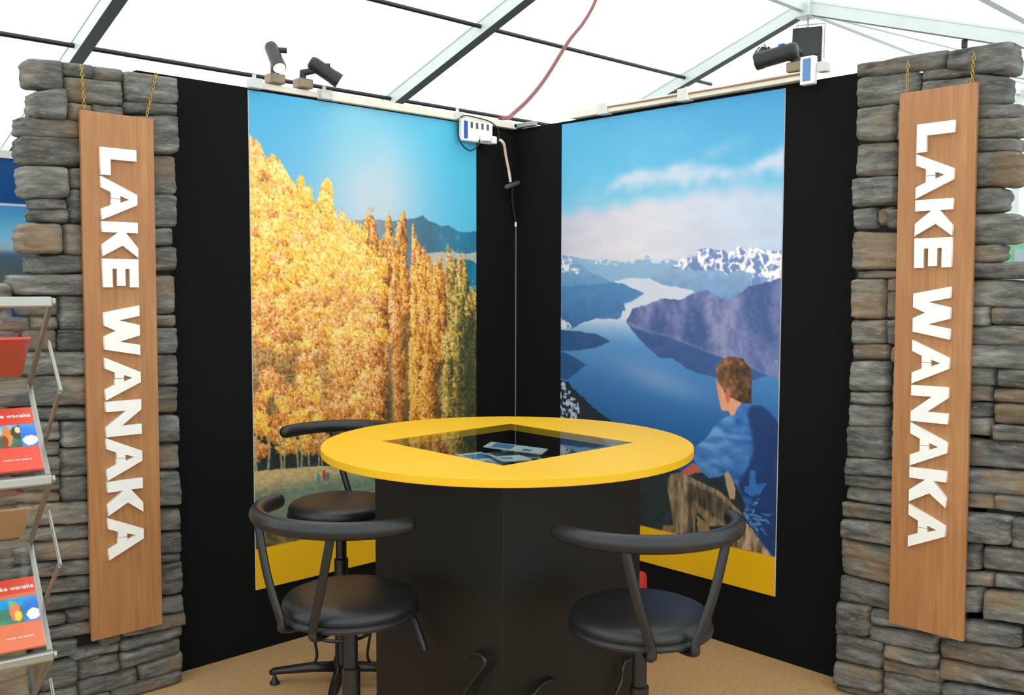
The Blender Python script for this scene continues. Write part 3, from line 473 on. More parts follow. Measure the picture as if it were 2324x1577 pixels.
def paint_left():
    # sky with a pale sun glow
    tl=grad(VV,[(0,(74,176,214)),(.2,(112,188,222)),(.32,(150,210,228))]); tr=grad(VV,[(0,(78,198,226)),(.3,(98,202,226))])
    im=tl*(1-UU[...,None])+tr*UU[...,None]
    g=np.exp(-(((UU-.50)/.24)**2+((VV-.20)/.17)**2)); im=over(im,(212,222,224),np.clip(g*1.0,0,.95))
    g=np.exp(-(((UU-.42)/.12)**2+((VV-.03)/.09)**2)); im=over(im,(150,216,224),g*.5)
    im=im*np.array([.88,.90,.94])[None,None]; n=fnoise(PH,PW,90,3); n2=fnoise(PH,PW,18,4,asp=1.6)
    mt=inpoly('mount',.01,5); im=over(im,grad(UU,[(.5,(120,140,150)),(.75,(66,106,128)),(1,(36,112,150))])*(0.88+.3*n[...,None]),mt)
    lit=mt*np.clip((n2-.55)*5,0,1)*np.clip((UU-.7)*4,0,1)*np.clip((.36-VV)*20,0,1); im=over(im,(110,170,180),lit*.6)
    rd=inpoly('ridge',.02,9); im=over(im,np.stack([190+30*n2,176+30*n2,150+30*n2],-1),rd*.8)
    te=inpoly('teal',.02,12); im=over(im,(18,112,138),te*.9); im=over(im,(170,190,170),te*np.clip((fnoise(PH,PW,22,33)-.62)*9,0,1)*.7)
    # trees: leafy clumps laid one over another
    leaf=fnoise(PH,PW,6,21,3); leaf2=fnoise(PH,PW,2.6,22,2); big=fnoise(PH,PW,60,23,3); edge=fnoise(PH,PW,9,26,3)
    fine=.75*(leaf-.5)+.95*(leaf2-.5)
    tr_=inpoly('trees',.018,30); grove=np.maximum(inpoly('grove',.03,40),inpoly('grove2',.03,41))*tr_
    GOLD_=[(0,(120,78,38)),(.25,(196,124,44)),(.5,(236,166,54)),(.75,(250,198,84)),(1,(255,226,150))]
    RUST_=[(0,(92,58,34)),(.3,(170,100,46)),(.55,(214,136,60)),(.8,(236,174,94)),(1,(248,208,150))]
    POP_=[(0,(66,56,34)),(.25,(146,88,36)),(.5,(210,128,44)),(.75,(240,172,70)),(1,(250,208,118))]
    OLI_=[(0,(40,56,42)),(.3,(96,90,44)),(.55,(160,132,58)),(.8,(216,176,84)),(1,(236,206,130))]
    def clump(im,cx,cy,rx,ry,pal,lx=-.18,ly=-.42,b=.52,lim=None):
        x0_=max(0,int((cx-rx*1.35)*PW)); x1_=min(PW,int((cx+rx*1.35)*PW)+1); y0_=max(0,int((cy-ry*1.35)*PH)); y1_=min(PH,int((cy+ry*1.35)*PH)+1)
        if x1_<=x0_ or y1_<=y0_: return
        sl=(slice(y0_,y1_),slice(x0_,x1_)); x=(UU[sl]-cx)/rx; y=(VV[sl]-cy)/ry; d=x*x+y*y
        m_=np.clip((1+1.5*(edge[sl]-.5)+1.2*(leaf2[sl]-.5)-d)*5,0,1)
        if lim is not None: m_=m_*lim[sl]
        sh=b+lx*x+ly*y*.8-.18*np.clip(d-.5,0,1)+fine[sl]
        im[sl]=over(im[sl],grad(np.clip(sh,0,1),pal),m_)
    r_=np.random.RandomState(77)
    im=over(im,grad(UU,[(.45,(126,88,44)),(.7,(104,80,44)),(.85,(66,66,44)),(1,(44,58,46))])*(.8+.5*leaf[...,None]),tr_*np.clip((UU-.44)*30,0,1)*np.clip((VV-.36-.10*np.clip((UU-.7)*3,0,1)-.05*(edge-.5))*30,0,1)); im=over(im,(186,124,60),grove)
    trs=tr_
    # poplars, far ones first
    cols=[PP['c%d'%i_] for i_ in range(10)]
    base=[(190,60)]
    for i_,c in sorted(enumerate(cols),key=lambda q:q[1][1]):
        u0,v0,u1,_=c; cx_=(u0+u1)/2; hw=abs(u1-u0)/2*1.75; pal=POP_ if i_<7 else OLI_; v=v0+.012
        clump(im,cx_,v0+.026,hw*.34,.032,pal,-.34,-.2,.60); clump(im,cx_,v0+.05,hw*.5,.034,pal,-.34,-.2,.58)
        while v<.80:
            k=min(1,(v-v0)/.13+.42)
            for q in range(3):
                cc=cx_+r_.uniform(-.55,.55)*hw*k; clump(im,cc,v+r_.uniform(0,.03),hw*k*r_.uniform(.38,.62),r_.uniform(.030,.055),pal if r_.rand()<.8 else RUST_,-.44,-.18,.52-.10*np.clip((cc-cx_)/hw,-1,1)-.12*np.clip((v-.5)*2.5,0,1))
            v+=.022
    # extra shorter poplars in front
    for q in range(16):
        cx_=r_.uniform(.50,.99); v0=r_.uniform(.38,.56); hw=r_.uniform(.034,.056); pal=(POP_ if r_.rand()<.7 else RUST_) if cx_<.80 else OLI_; v=v0
        while v<.80:
            k=min(1,(v-v0)/.09+.3); clump(im,cx_+r_.uniform(-.3,.3)*hw,v,hw*k*r_.uniform(.7,1.),.042,pal,-.42,-.14,.54-.10*np.clip((v-.5)*2.5,0,1),lim=tr_); v+=.024
        g_=np.exp(-((UU-cx_-hw*1.2)/(hw*.28))**2)*(VV>v0+.05)*(VV<.8)*tr_*(.3+leaf); im=over(im,(62,64,42),np.clip(g_,0,1)*.6)
    # broad golden grove
    P_=[]
    for q in range(900):
        cx_=r_.uniform(-.02,.52); cy_=r_.uniform(.08,.69); yi,xi=min(PH-1,int(cy_*PH)),min(PW-1,max(0,int(cx_*PW)))
        if grove[yi,xi]: P_.append((cy_,cx_))
    for q in range(60): P_.append((r_.uniform(.34,.66),r_.uniform(.42,.53)))
    lim=np.maximum(grove,tr_*(UU<.56)*(VV>.30))
    for cy_,cx_ in sorted(P_):
        hot=cy_<.5 or cx_>.3; rr_=r_.uniform(.022,.055); pal=GOLD_ if r_.rand()<(.85 if cy_<.42 else .25) else RUST_
        low=np.clip((cy_-.44)*2.2,0,1)*np.clip((.40-cx_)*4,0,1)
        clump(im,cx_,cy_,rr_,rr_*.62,pal,-.14,-.46,r_.uniform(.42,.66)-.22*low-.07*(cy_>.35),lim=lim)
    # dark pockets low in the grove with pale trunks
    pk=np.clip((fnoise(PH,PW,44,45,3)-.53)*7,0,1)*np.clip((VV-.46)*7,0,1)*np.clip((.34-UU)*6+.2,0,1)*grove; im=over(im,(92,74,46)+80*fine[...,None],pk*.75)
    glow=np.exp(-(((UU-.36)/.16)**2+((VV-.36)/.14)**2))*grove; im=over(im,(255,220,130),np.clip(glow,0,1)*.22)
    hz=np.clip((.30-VV)*3.5,0,1)*grove*np.clip((.25-UU)*4,0,1); im=over(im,(236,190,160),hz*.45)
    tw=np.clip((fnoise(PH,PW,5,61,2,asp=16)-.72)*9,0,1)*np.clip((VV-.45)*6,0,1)*grove; im=over(im,(222,200,160),tw*.55)
    un=np.maximum(inpoly('under',.03,50),((VV>.74)&(VV<.80)&(UU<.57)).astype(float)); im=over(im,(34,44,34)+40*fine[...,None],un*.95)
    for q in range(60):
        cx_=r_.uniform(0,.5); cy_=.655+.06*r_.rand()*(.5+fnoise(4,4,2,1)[0,0]); clump(im,cx_,cy_,r_.uniform(.02,.045),r_.uniform(.014,.028),RUST_ if r_.rand()<.6 else GOLD_,-.1,-.3,.48)
    for tx in (.01,.055,.10,.112,.165,.18,.215,.25,.27,.30,.315,.345,.36,.385,.41,.44,.47,.50):
        wv=.0022+.0022*((tx*997)%1); tm=(np.abs(UU-tx-.004*np.sin(VV*40+tx*90))<wv)*un*(VV>.675+.04*((tx*313)%1)); im=over(im,(170,160,128)+60*fine[...,None],tm*.8)
    gd=inpoly('ground',.004,70); gn=fnoise(PH,PW,9,71,4,asp=.5)
    im=over(im,grad(VV,[(.78,(196,170,120)),(.793,(150,148,112)),(.81,(112,132,112)),(.88,(104,122,102)),(1,(80,92,70))])*(.82+.36*gn[...,None]),gd)
    po=inpoly('pond',.01,73); im=over(im,grad(fnoise(PH,PW,16,74,3,asp=.6),[(.2,(48,54,40)),(.5,(104,88,50)),(.8,(150,124,64))]),blur(po,3)*.9)
    for px_,py_,c1 in ((.285,.85,(60,70,120)),(.30,.845,(150,80,60)),(.36,.848,(190,150,130)),(.25,.79,(60,140,150)),(.275,.785,(170,60,50)),(.29,.79,(60,120,140))):
        mm=(((UU-px_)/.008)**2+((VV-py_)/.012)**2<1.6*leaf)*1.; im=over(im,c1,mm*.9)
    im=over(im,(232,180,16),(VV>.914).astype(float)); return im
def paint_right():
    n=fnoise(PH,PW,110,103); s_=fnoise(PH,PW,60,104,5,asp=.35); f_=fnoise(PH,PW,16,105,4); f2=fnoise(PH,PW,8,106,3)
    a=grad(VV,[(0,(76,168,212)),(.12,(98,184,222)),(.2,(124,192,224)),(.34,(180,200,222))]); b=grad(VV,[(0,(62,150,204)),(.12,(86,170,214)),(.2,(120,192,220)),(.34,(176,196,220))])
    im=a*(1-UU[...,None])+b*UU[...,None]; im=over(im,(160,206,228),np.clip((s_-.52)*3,0,1)*.25*np.clip(VV*8,0,1))
    wv=blur(inpoly('cl1',.06,110),9); im=over(im,(200,208,226),np.clip(wv*1.1*(.45+.9*s_),0,.92))
    im=over(im,(190,208,228),blur(inpoly('wisp',.05,112),8)*.5)
    c2=blur(inpoly('cl2',.09,114),14); im=over(im,grad(UU,[(0,(206,204,220)),(.4,(222,216,226)),(1,(190,204,228))])*(.95+.08*s_[...,None]),np.clip(c2*1.05,0,.97))
    far=inpoly('far',.012,120); im=over(im,(128,172,208),far*.85); im=over(im,(206,214,228),inpoly('farsnow',.02,121)*np.clip((f2-.40)*5,0,1))
    rb=inpoly('rblue',.01,122); im=over(im,grad(VV,[(.33,(150,176,212)),(.42,(106,146,192)),(.5,(110,140,190))])*(.92+.16*f_[...,None]),rb)
    rs=inpoly('rsnow',.025,124); rg2=1-2*np.abs(fnoise(PH,PW,20,171,4,asp=.8)-.5)*2.2; sn=np.clip(.45+1.4*(rg2-.62)+1.4*(f2-.5)+1.0*(f_-.5),0,1); im=over(im,grad(sn,[(0,(112,138,188)),(.35,(168,180,214)),(.55,(232,228,238)),(1,(250,246,248))]),rs)
    lm=inpoly('lmt',.01,126); im=over(im,grad(VV,[(.34,(120,164,204)),(.42,(76,134,186)),(.5,(60,112,164))])*(.93+.14*f_[...,None]),lm)
    im=over(im,(232,228,236),inpoly('lsnow',.03,128)*np.clip((f2-.42)*6,0,1))
    lk=inpoly('lake',.006,130)
    g=grad(VV,[(.38,(206,212,228)),(.455,(206,208,226)),(.475,(150,186,222)),(.51,(88,146,202)),(.58,(64,124,184)),(.66,(44,104,166)),(.76,(24,82,146)),(1,(14,60,116))])
    im=over(im,g*(.97+.06*s_[...,None]),lk)
    gl=np.exp(-(((UU-.50)/.20)**2+((VV-.585-(UU-.5)*.12)/.028)**2)); im=over(im,(132,160,204),gl*.65)
    lh=inpoly('lhead',.008,131); im=over(im,grad(VV,[(.40,(78,130,184)),(.5,(52,104,160))])*(.93+.14*f_[...,None]),lh)
    im=over(im,(214,216,230),inpoly('lwhite',.03,132)*np.clip((f2-.40)*6,0,1))
    for k in ('h1','h2'): im=over(im,(42,86,138)+14*(f_[...,None]-.5),inpoly(k,.006,134))
    hl=inpoly('hill',.010,136); rg=fnoise(PH,PW,40,137,4,asp=1.3); dg=fnoise(PW+PH,PW+PH,34,138,4)
    # diagonal ravines
    ii=(np.arange(PH)[:,None]+np.arange(PW)[None,:]*.55).astype(int); jj=(np.arange(PW)[None,:]*1.0-np.arange(PH)[:,None]*.25+300).astype(int); rav=dg[np.clip(ii//3,0,PH+PW-1),np.clip(jj,0,PH+PW-1)]
    im=over(im,grad(np.clip(.5+1.7*(rav-.5)+.9*(rg-.5)+.5*(f2-.5),0,1),[(0,(66,92,144)),(.5,(96,110,160)),(1,(140,142,184))]),hl)
    rf=inpoly('refl',.006,140); im=over(im,(58,88,142)+18*(f_[...,None]-.5),rf*.95)
    edge=np.clip(blur(hl,2)-blur(rf,2)*0,0,1)*blur(rf,3); im=over(im,(150,160,190),np.clip(edge*1.6,0,1)*.6)
    sl=inpoly('slope',.012,142); im=over(im,(34,46,60)+20*(f_[...,None]-.5),sl); im=over(im,(186,200,224),inpoly('slsnow',.03,143)*np.clip((f2-.48)*9,0,1))
    dk=inpoly('dark',.02,144); im=over(im,(38,52,54)+24*(f_[...,None]-.5),dk*.97)
    for k in ('grass1','grass2'): im=over(im,np.stack([150+60*(f2-.5),122+60*(f2-.5),78+40*(f2-.5)],-1),inpoly(k,.03,145)*.9)
    st=fnoise(PH,PW,7,146,3,asp=4); fold=fnoise(PH,PW,30,147,3,asp=.30)
    im=over(im,grad(np.clip(.5+2*(st-.5),0,1),[(0,(88,70,56)),(.5,(146,122,94)),(1,(196,170,140))]),inpoly('leg2',.006,148))
    pt=inpoly('pants',.006,149); im=over(im,grad(np.clip(.5+1.8*(st-.5),0,1),[(0,(96,84,66)),(.5,(132,116,90)),(1,(176,152,120))]),pt)
    im=over(im,grad(np.clip(.5+1.8*(st-.5),0,1),[(0,(46,46,40)),(1,(102,94,74))]),blur(inpoly('pantsh',.008,150),2)*.85*pt)
    im=over(im,(196,168,134),inpoly('waist',.004,151)*.9)
    im=over(im,grad(UU,[(.5,(150,80,64)),(.66,(190,100,84))]),inpoly('arm',.003,152))
    sh=inpoly('shirt',.005,153); im=over(im,grad(np.clip(.62+1.5*(blur(fold,3)-.5)-1.6*(UU-.78)-1.2*(VV-.70),0,1),[(0,(40,84,146)),(.5,(62,118,186)),(1,(108,160,216))]),sh)
    im=over(im,(34,62,112)+14*(f_[...,None]-.5),blur(inpoly('shade',.010,154),3)*sh*.96)
    im=over(im,(56,118,196)+30*(f2[...,None]-.5),inpoly('hl1',.008,155)*.85); 
    im=over(im,grad(np.clip(.5+3*(fnoise(PH,PW,9,157,2,asp=.4)-.5),0,1),[(0,(24,56,110)),(1,(96,156,214))]),inpoly('hl2',.01,156)*sh*.9)
    fc=inpoly('face',.003,158); im=over(im,grad(UU,[(.655,(244,206,190)),(.70,(214,140,112)),(.73,(196,120,92)),(.78,(228,160,122))]),fc)
    u,v=PP['face'][0],PP['face'][1]
    hr=inpoly('hair',.006,159); im=over(im,grad(np.clip(.50-2.8*(UU-.80)-1.0*(VV-.56)+.9*(f2-.5)+.7*(f_-.5),0,1),[(0,(58,46,36)),(.5,(112,78,54)),(1,(184,128,92))]),hr)
    eu,ev=(PP['hair'][20]+PP['hair'][22])/2,(PP['hair'][21]+PP['hair'][23])/2
    em=((UU-(PP['hair'][-4]+.022))/.010)**2+((VV-(PP['hair'][-3]+.014))/.016)**2<1; im=over(im,(206,112,96),em.astype(float)*.95)
    im=over(im,(232,180,16),(VV>.918).astype(float)); return im
def to_lin(im,gain):
    x=np.clip(im,0,255)/255; l=np.where(x<=.04045,x/12.92,((x+.055)/1.055)**2.4); return np.clip(l*gain,0,.92)
PRINT=vc_mat('print_ink',.42,spec=.35)
def poster(side,a0,a1,z0,z1,img,label,gain):
    GX,GY=PW//2,PH//2
    lin_=to_lin(img,gain)[:GY*2,:GX*2].reshape(GY,2,GX,2,3).mean((1,3))      # per cell colour
    t=thing('landscape_poster',label,'poster',(0,0,0))
    if side=='L': bxo('board',(a0,-.008,z0),(a1,-.001,z1),WHITE,t)
    else: bxo('board',(-.008,a1,z0),(-.001,a0,z1),WHITE,t)
    nx,ny=GX,GY
    xs=np.linspace(a0,a1,nx); zs=np.linspace(z1,z0,ny); X,Z=np.meshgrid(xs,zs); Y=np.full_like(X,-.0085)
    co=np.stack([X,Y,Z],-1) if side=='L' else np.stack([Y,X,Z],-1)
    me=bpy.data.meshes.new('print'); nv=nx*ny; nf=(nx-1)*(ny-1)
    me.vertices.add(nv); me.vertices.foreach_set('co',co.reshape(-1))
    idx=np.arange(nv).reshape(ny,nx); q=np.stack([idx[:-1,:-1],idx[1:,:-1],idx[1:,1:],idx[:-1,1:]],-1).reshape(-1)
    me.loops.add(nf*4); me.loops.foreach_set('vertex_index',q); me.polygons.add(nf); me.polygons.foreach_set('loop_start',np.arange(nf)*4)
    try: me.polygons.foreach_set('loop_total',np.full(nf,4))
    except Exception: pass
    me.update(); ca=me.color_attributes.new('Col','FLOAT_COLOR','POINT')
    ca.data.foreach_set('color',np.concatenate([lin_.reshape(-1,3),np.ones((nv,1))],1).reshape(-1).astype(np.float32))
    me.materials.append(PRINT); o=bpy.data.objects.new('print',me); C.objects.link(o); o.parent=t; return t
poster('L',-1.554,-.289,.2677,2.3896,paint_left(),'tall printed poster of golden autumn poplars and blue sky on the left black wall',1.08)
poster('R',-.3406,-1.5902,.2701,2.3853,paint_right(),'tall printed poster of a man in blue shirt above a mountain lake',.97)

# ---------------------------------------------------------------- battens, clips, spotlights and power boards on the wall tops
def rail(label,lo,hi,lo2=None,hi2=None):
    bm=bmesh.new(); box(bm,lo,hi,.003)
    if lo2: box(bm,lo2,hi2,.003)
    o=obj('timber_batten',bm,CREAM); tag(o,label,'batten'); return o
rail('pale timber batten along the top of the left black wall',(-1.53,-.012,2.402),(-1.19,.045,2.427),(-1.19,-.03,2.396),(-.02,.03,2.430))
rail('pale timber batten along the top of the right black wall',(-.034,-1.70,2.402),(.03,-.42,2.436))
tube('lighting_flex',[(-.037,-1.69,2.425),(-.040,-1.2,2.424),(-.037,-.8,2.425),(-.036,-.62,2.427)],.004,mat('tan_cable',(150,120,95),.5))
tag(bpy.data.objects['lighting_flex'],'thin tan cable along the batten of the right wall','cable')
for i,(s,a,lab) in enumerate((('L',-1.19,'small pale clip beside the long left spotlight'),('L',-1.53,'small pale junction clip at the far left end of the left batten'),('R',-.635,'grey plastic clip nearest the corner on the right batten'),('R',-1.105,'grey plastic clip midway along the right batten'),('L',-.42,'small grey clip left of the white power board'))):
    bm=bmesh.new()
    if s=='L': box(bm,(a-.03,-.04,2.395),(a+.03,-.0,2.437),.004); box(bm,(a-.006,-.02,2.43),(a+.006,-.01,2.455))
    else: box(bm,(-.045,a-.03,2.395),(-.0,a+.03,2.45),.004); box(bm,(-.02,a-.004,2.44),(-.012,a+.006,2.46))
    o=obj('cable_clip',bm,PINK); tag(o,lab,'clip')
# corner hinge bits
bm=bmesh.new(); box(bm,(-.045,-.03,2.40),(.03,.03,2.425),.004); box(bm,(-.03,-.16,2.40),(-.0,-.03,2.424),.003); o=obj('corner_bracket',bm,mat('grey_zinc',(150,156,152),.4,metal=.5)); tag(o,'grey metal bracket joining the two black walls at the corner','bracket')
EMIT=bpy.data.materials.new('warm_lamp'); EMIT.use_nodes=True; _b=EMIT.node_tree.nodes['Principled BSDF']; _b.inputs['Emission Color'].default_value=(1,.62,.30,1); _b.inputs['Emission Strength'].default_value=6
def spotlight(base,head_back,head_front,label,r=.033,power=8,blue=False):
    base=Vector(base); a=Vector(head_back); b=Vector(head_front); d=(b-a).normalized()
    t=thing('spotlight',label,'spotlight',base)
    L=lambda p:Vector(p)-base
    tube('housing',[L(a),L(a+d*.004),L(a+d*.02),L(b-d*.03),L(b-d*.028),L(b)],[r*.6,r*.85,r,r,r*1.06,r*1.06],BLACK,t,20)
    tube('lamp_lens',[L(b+d*.0005),L(b+d*.002)],r*.9,EMIT,t,16)
    piv=a+(b-a)*.22
    tube('arm',[Vector((0,0,.0)),Vector((0,0,(piv-base).z-.03)),L(piv)-Vector((0,0,.02))],[.018,.018,.013],BLACK,t,12)
    bx=bxo('clamp',(-.035,-.03,-.02),(.035,.03,.022),mat('clamp_metal',(140,120,100),.4,metal=.4),t,.006)
    tube('knob',[L(piv),L(piv)+Vector((.050,-.033,0))],.012,BLACK,t,10)
    if blue: bxo('label_sticker',L(a+d*.06)+Vector((-.02,-.012,r*.8)),L(a+d*.06)+Vector((.02,.012,r*1.08)),BLUE,t)
    ld=bpy.data.lights.new('spot_beam','SPOT'); ld.energy=power; ld.color=(1,.78,.52); ld.spot_size=R(80); ld.spot_blend=.6; ld.shadow_soft_size=.03
    lo=bpy.data.objects.new('spot_beam',ld); C.objects.link(lo); lo.parent=t; lo.location=L(b+d*.01); lo.rotation_euler=d.to_track_quat('-Z','Y').to_euler()
    return t
spotlight((-1.425,-.0,2.451),(-1.462,-.03,2.585),(-1.470,-.115,2.475),'black cylinder spotlight pointing down at the far left end of the left batten',r=.028)
spotlight((-1.288,-.0,2.451),(-1.272,-.03,2.548),(-1.158,-.085,2.470),'long black tube spotlight above the poplar poster, pointing right',r=.031)
spotlight((-.0,-1.637,2.459),(-.02,-1.652,2.528),(-.06,-1.485,2.500),'long black tube spotlight with blue sticker above the lake poster',r=.034,blue=True)
# power board with sockets near the corner
t=thing('power_board','white multi-socket power board with plugs beside the black corner','power board',(-.325,-.03,2.355)); t.scale=(.8,.9,.8)
bxo('body',(-.125,-.028,-.075),(.135,.0,.055),WHITE,t,.008)
bxo('brand_label',(-.108,-.030,-.06),(-.078,-.0275,.048),BLUE,t)
for k,x in enumerate((-.045,.0,.045,.09)):
    bxo('socket',(x-.009,-.0305,.008),(x+.009,-.0275,.046),mat('socket_dark',(70,72,66),.5),t,.002)
bxo('plug',(.02,-.075,-.07),(.075,-.028,-.02),WHITE,t,.008); bxo('plug',(.085,-.07,-.078),(.13,-.028,-.03),WHITE,t,.008)
o=tube('black_cable',spline([(-.13,0,.06),(-.155,-.03,.04),(-.165,-.035,-.03),(-.14,-.04,-.10),(-.07,-.04,-.135),(-.01,-.04,-.10),(.0,-.05,-.06)]),.0045,DARKCABLE); o.name='cable'; o.location=(-.325,-.03,2.355); o.scale=(.8,.9,.8); tag(o,'black cable looped below the white power board','cable')
o=tube('black_cable',spline([(-.13,-.02,.06),(-.10,-.03,.078),(.02,-.02,.078),(.12,-.02,.066),(.17,-.03,.03),(.185,-.03,-.02),(.17,-.02,-.08),(.18,.0,-.1)]),.004,DARKCABLE); o.location=(-.325,-.03,2.355); o.scale=(.8,.9,.8); o.name='cable'; tag(o,'black cable running over the top of the white power board','cable')
o=tube('white_cable',spline([(-.19,-.075,2.32),(-.165,-.08,2.30),(-.13,-.06,2.24),(-.10,-.05,2.17),(-.088,-.05,2.115)]),.0075,mat('ivory_cable',(222,204,178),.45)); tag(o,'ivory cable hanging from the power board down the corner','cable')
t=thing('cable_connector','dark plug connector hanging in the black corner below the power board','connector',(-.075,-.05,2.10))
tube('body',[(-.04,0,-.012),(.04,0,.014)],.013,mat('grey_plastic',(70,74,74),.5),t,12,round_end=True)
tube('tail',spline([(.0,0,-.01),(.02,.02,-.08),(.05,.035,-.15),(.062,.038,-.185)]),.007,BLACK,t,8)
tube('sleeve_tip',[(.062,.038,-.185),(.064,.040,-.21)],.006,WHITE,t,8)
# white junction box at the right end of the right batten
t=thing('junction_box','white box with blue label at the right end of the right batten','box',(-.03,-1.715,2.43))
bxo('body',(-.03,-.03,-.055),(.0,.03,.055),WHITE,t,.004); bxo('label_sticker',(-.032,-.017,-.042),(-.0295,.017,.045),mat('pale_blue_label',(90,130,180),.5),t); bxo('bracket',(-.01,-.07,-.01),(.03,-.03,.03),PINK,t,.004)
# red cable from the corner up to the tent frame
o=tube('red_cable',spline([(-.116,.0,2.446),(.0,.06,2.47),(.122,.15,2.517),(.389,.30,2.651),(.738,.50,2.859),(1.202,.75,3.197),(1.575,.95,3.434),(1.926,1.15,3.699),(2.45,1.5,4.15),(2.70,1.60,4.42)],6),.012,REDCABLE); tag(o,'long red cable rising from the corner to the tent roof','cable')

# lights hung from the tent frame far behind the right wall
t=thing('floodlight','square black floodlight hanging from the tent ridge behind the right wall','floodlight',(6.1,1.77,4.2))
bm=bmesh.new(); box(bm,(-.06,-.155,-.19),(.06,.155,.17),.01); obj('housing',bm,BLACK,t); bxo('reflector',(-.066,-.13,-.15),(-.058,.13,.13),BLACK,t)
tube('yoke',[(.0,-.18,-.17),(0,-.18,.22),(0,.12,.22),(0,.12,.16)],.009,ALU,t,8); tube('hanger_cord',[(0,0,.17),(0,0,.31)],.012,ALU,t,8)
t.rotation_euler=(0,R(10),R(25))
t=thing('par_light','round black stage light hanging from the tent rafter','stage light',(6.1,2.34,4.15))
lathe('housing',[(0,-.08),(.03,-.08),(.085,-.05),(.10,.02),(.10,.07),(.07,.1),(0,.1)],BLACK,t,24); tube('yoke',[(-.1,0,.0),(-.09,0,.12),(.09,0,.12),(.1,0,0)],.01,ALU,t,8); tube('hook',[(0,0,.12),(0,0,.15)],.02,BLACK,t,8)
t.rotation_euler=(R(20),R(35),0)
# ---------------------------------------------------------------- yellow display table
TX,TY=-1.372,-1.388
t=thing('display_table','round yellow table with square glass inset on black square plinth','table',(TX,TY,0))
rad=.613; hs=.2985
bm=bmesh.new(); seg=128
def ring(r,z): return [bm.verts.new((r*math.cos(2*PI*k/seg),r*math.sin(2*PI*k/seg),z)) for k in range(seg)]
def sq(z):
    out=[]
    for k in range(seg):
        a=2*PI*k/seg; c,s=math.cos(a),math.sin(a); q=hs/max(abs(c),abs(s)); out.append(bm.verts.new((q*c,q*s,z)))
    return out
RR=[sq(1.060),ring(rad-.0015,1.060),ring(rad,1.0585),ring(rad,1.0365),ring(rad-.0015,1.035),sq(1.035)]
for a,b in zip(RR,RR[1:]+RR[:1]):
    for k in range(seg): bm.faces.new((a[k],a[(k+1)%seg],b[(k+1)%seg],b[k]))
bmesh.ops.recalc_face_normals(bm,faces=bm.faces); top=obj('tabletop',bm,YELLOW,t)
bxo('glass_pane',(-hs,-hs,1.053),(hs,hs,1.0590),GLASS,t)
ps=.315
for nm,lo,hi in (('side_panel',(-ps,-ps,0),(ps,-ps+.018,1.0345)),('side_panel',(-ps,ps-.018,0),(ps,ps,1.0345)),('side_panel',(-ps,-ps+.018,0),(-ps+.018,ps-.018,1.0345)),('side_panel',(ps-.018,-ps+.018,0),(ps,ps-.018,1.0345))):
    bxo(nm,lo,hi,LAMINATE,t,.001)
bxo('display_shelf',(-ps+.018,-ps+.018,.95),(ps-.018,ps-.018,.965),CORE,t)
# brochures lying in the display box
PAPER=mat('white_paper',(214,226,228),.5); SKY=mat('brochure_blue',(60,140,190),.5); TEALP=mat('brochure_teal',(70,110,120),.5)
rr=random.Random(3)
for i,(x,y,rz,z,tl) in enumerate(((.10,.04,.9,.941,0),(.02,.14,-.2,.950,.05),(.16,-.02,1.2,.948,.04),(.135,.10,.55,.982,.08),(.04,.18,.2,.941,0),(.17,.12,-.5,.960,.03),(.06,.06,-.45,.966,-.04),(.165,.165,.8,.941,0))):
    b=thing('brochure',['white brochure with blue photo at bottom of the pile inside the table','brochure at the left of the pile inside the glass table','brochure at the front right of the pile inside the glass table','topmost tilted brochure inside the glass table','brochure at the back left of the table display','brochure at the back right of the table display','front tilted brochure leaning inside the glass table','brochure at the very back of the table display'][i],'brochure',(TX+x,TY+y,z+.026),rz,'brochures under the glass of the table')
    b.rotation_euler[0]=tl
    bxo('cover',(-.05,-.105,0),(.05,.105,.004),PAPER,b); bxo('photo_band',(-.04,.01,.004),(.04,.08,.0045),SKY if i%2 else TEALP,b); bxo('photo_band',(-.04,-.06,.004),(.0,-.03,.0045),SKY,b)

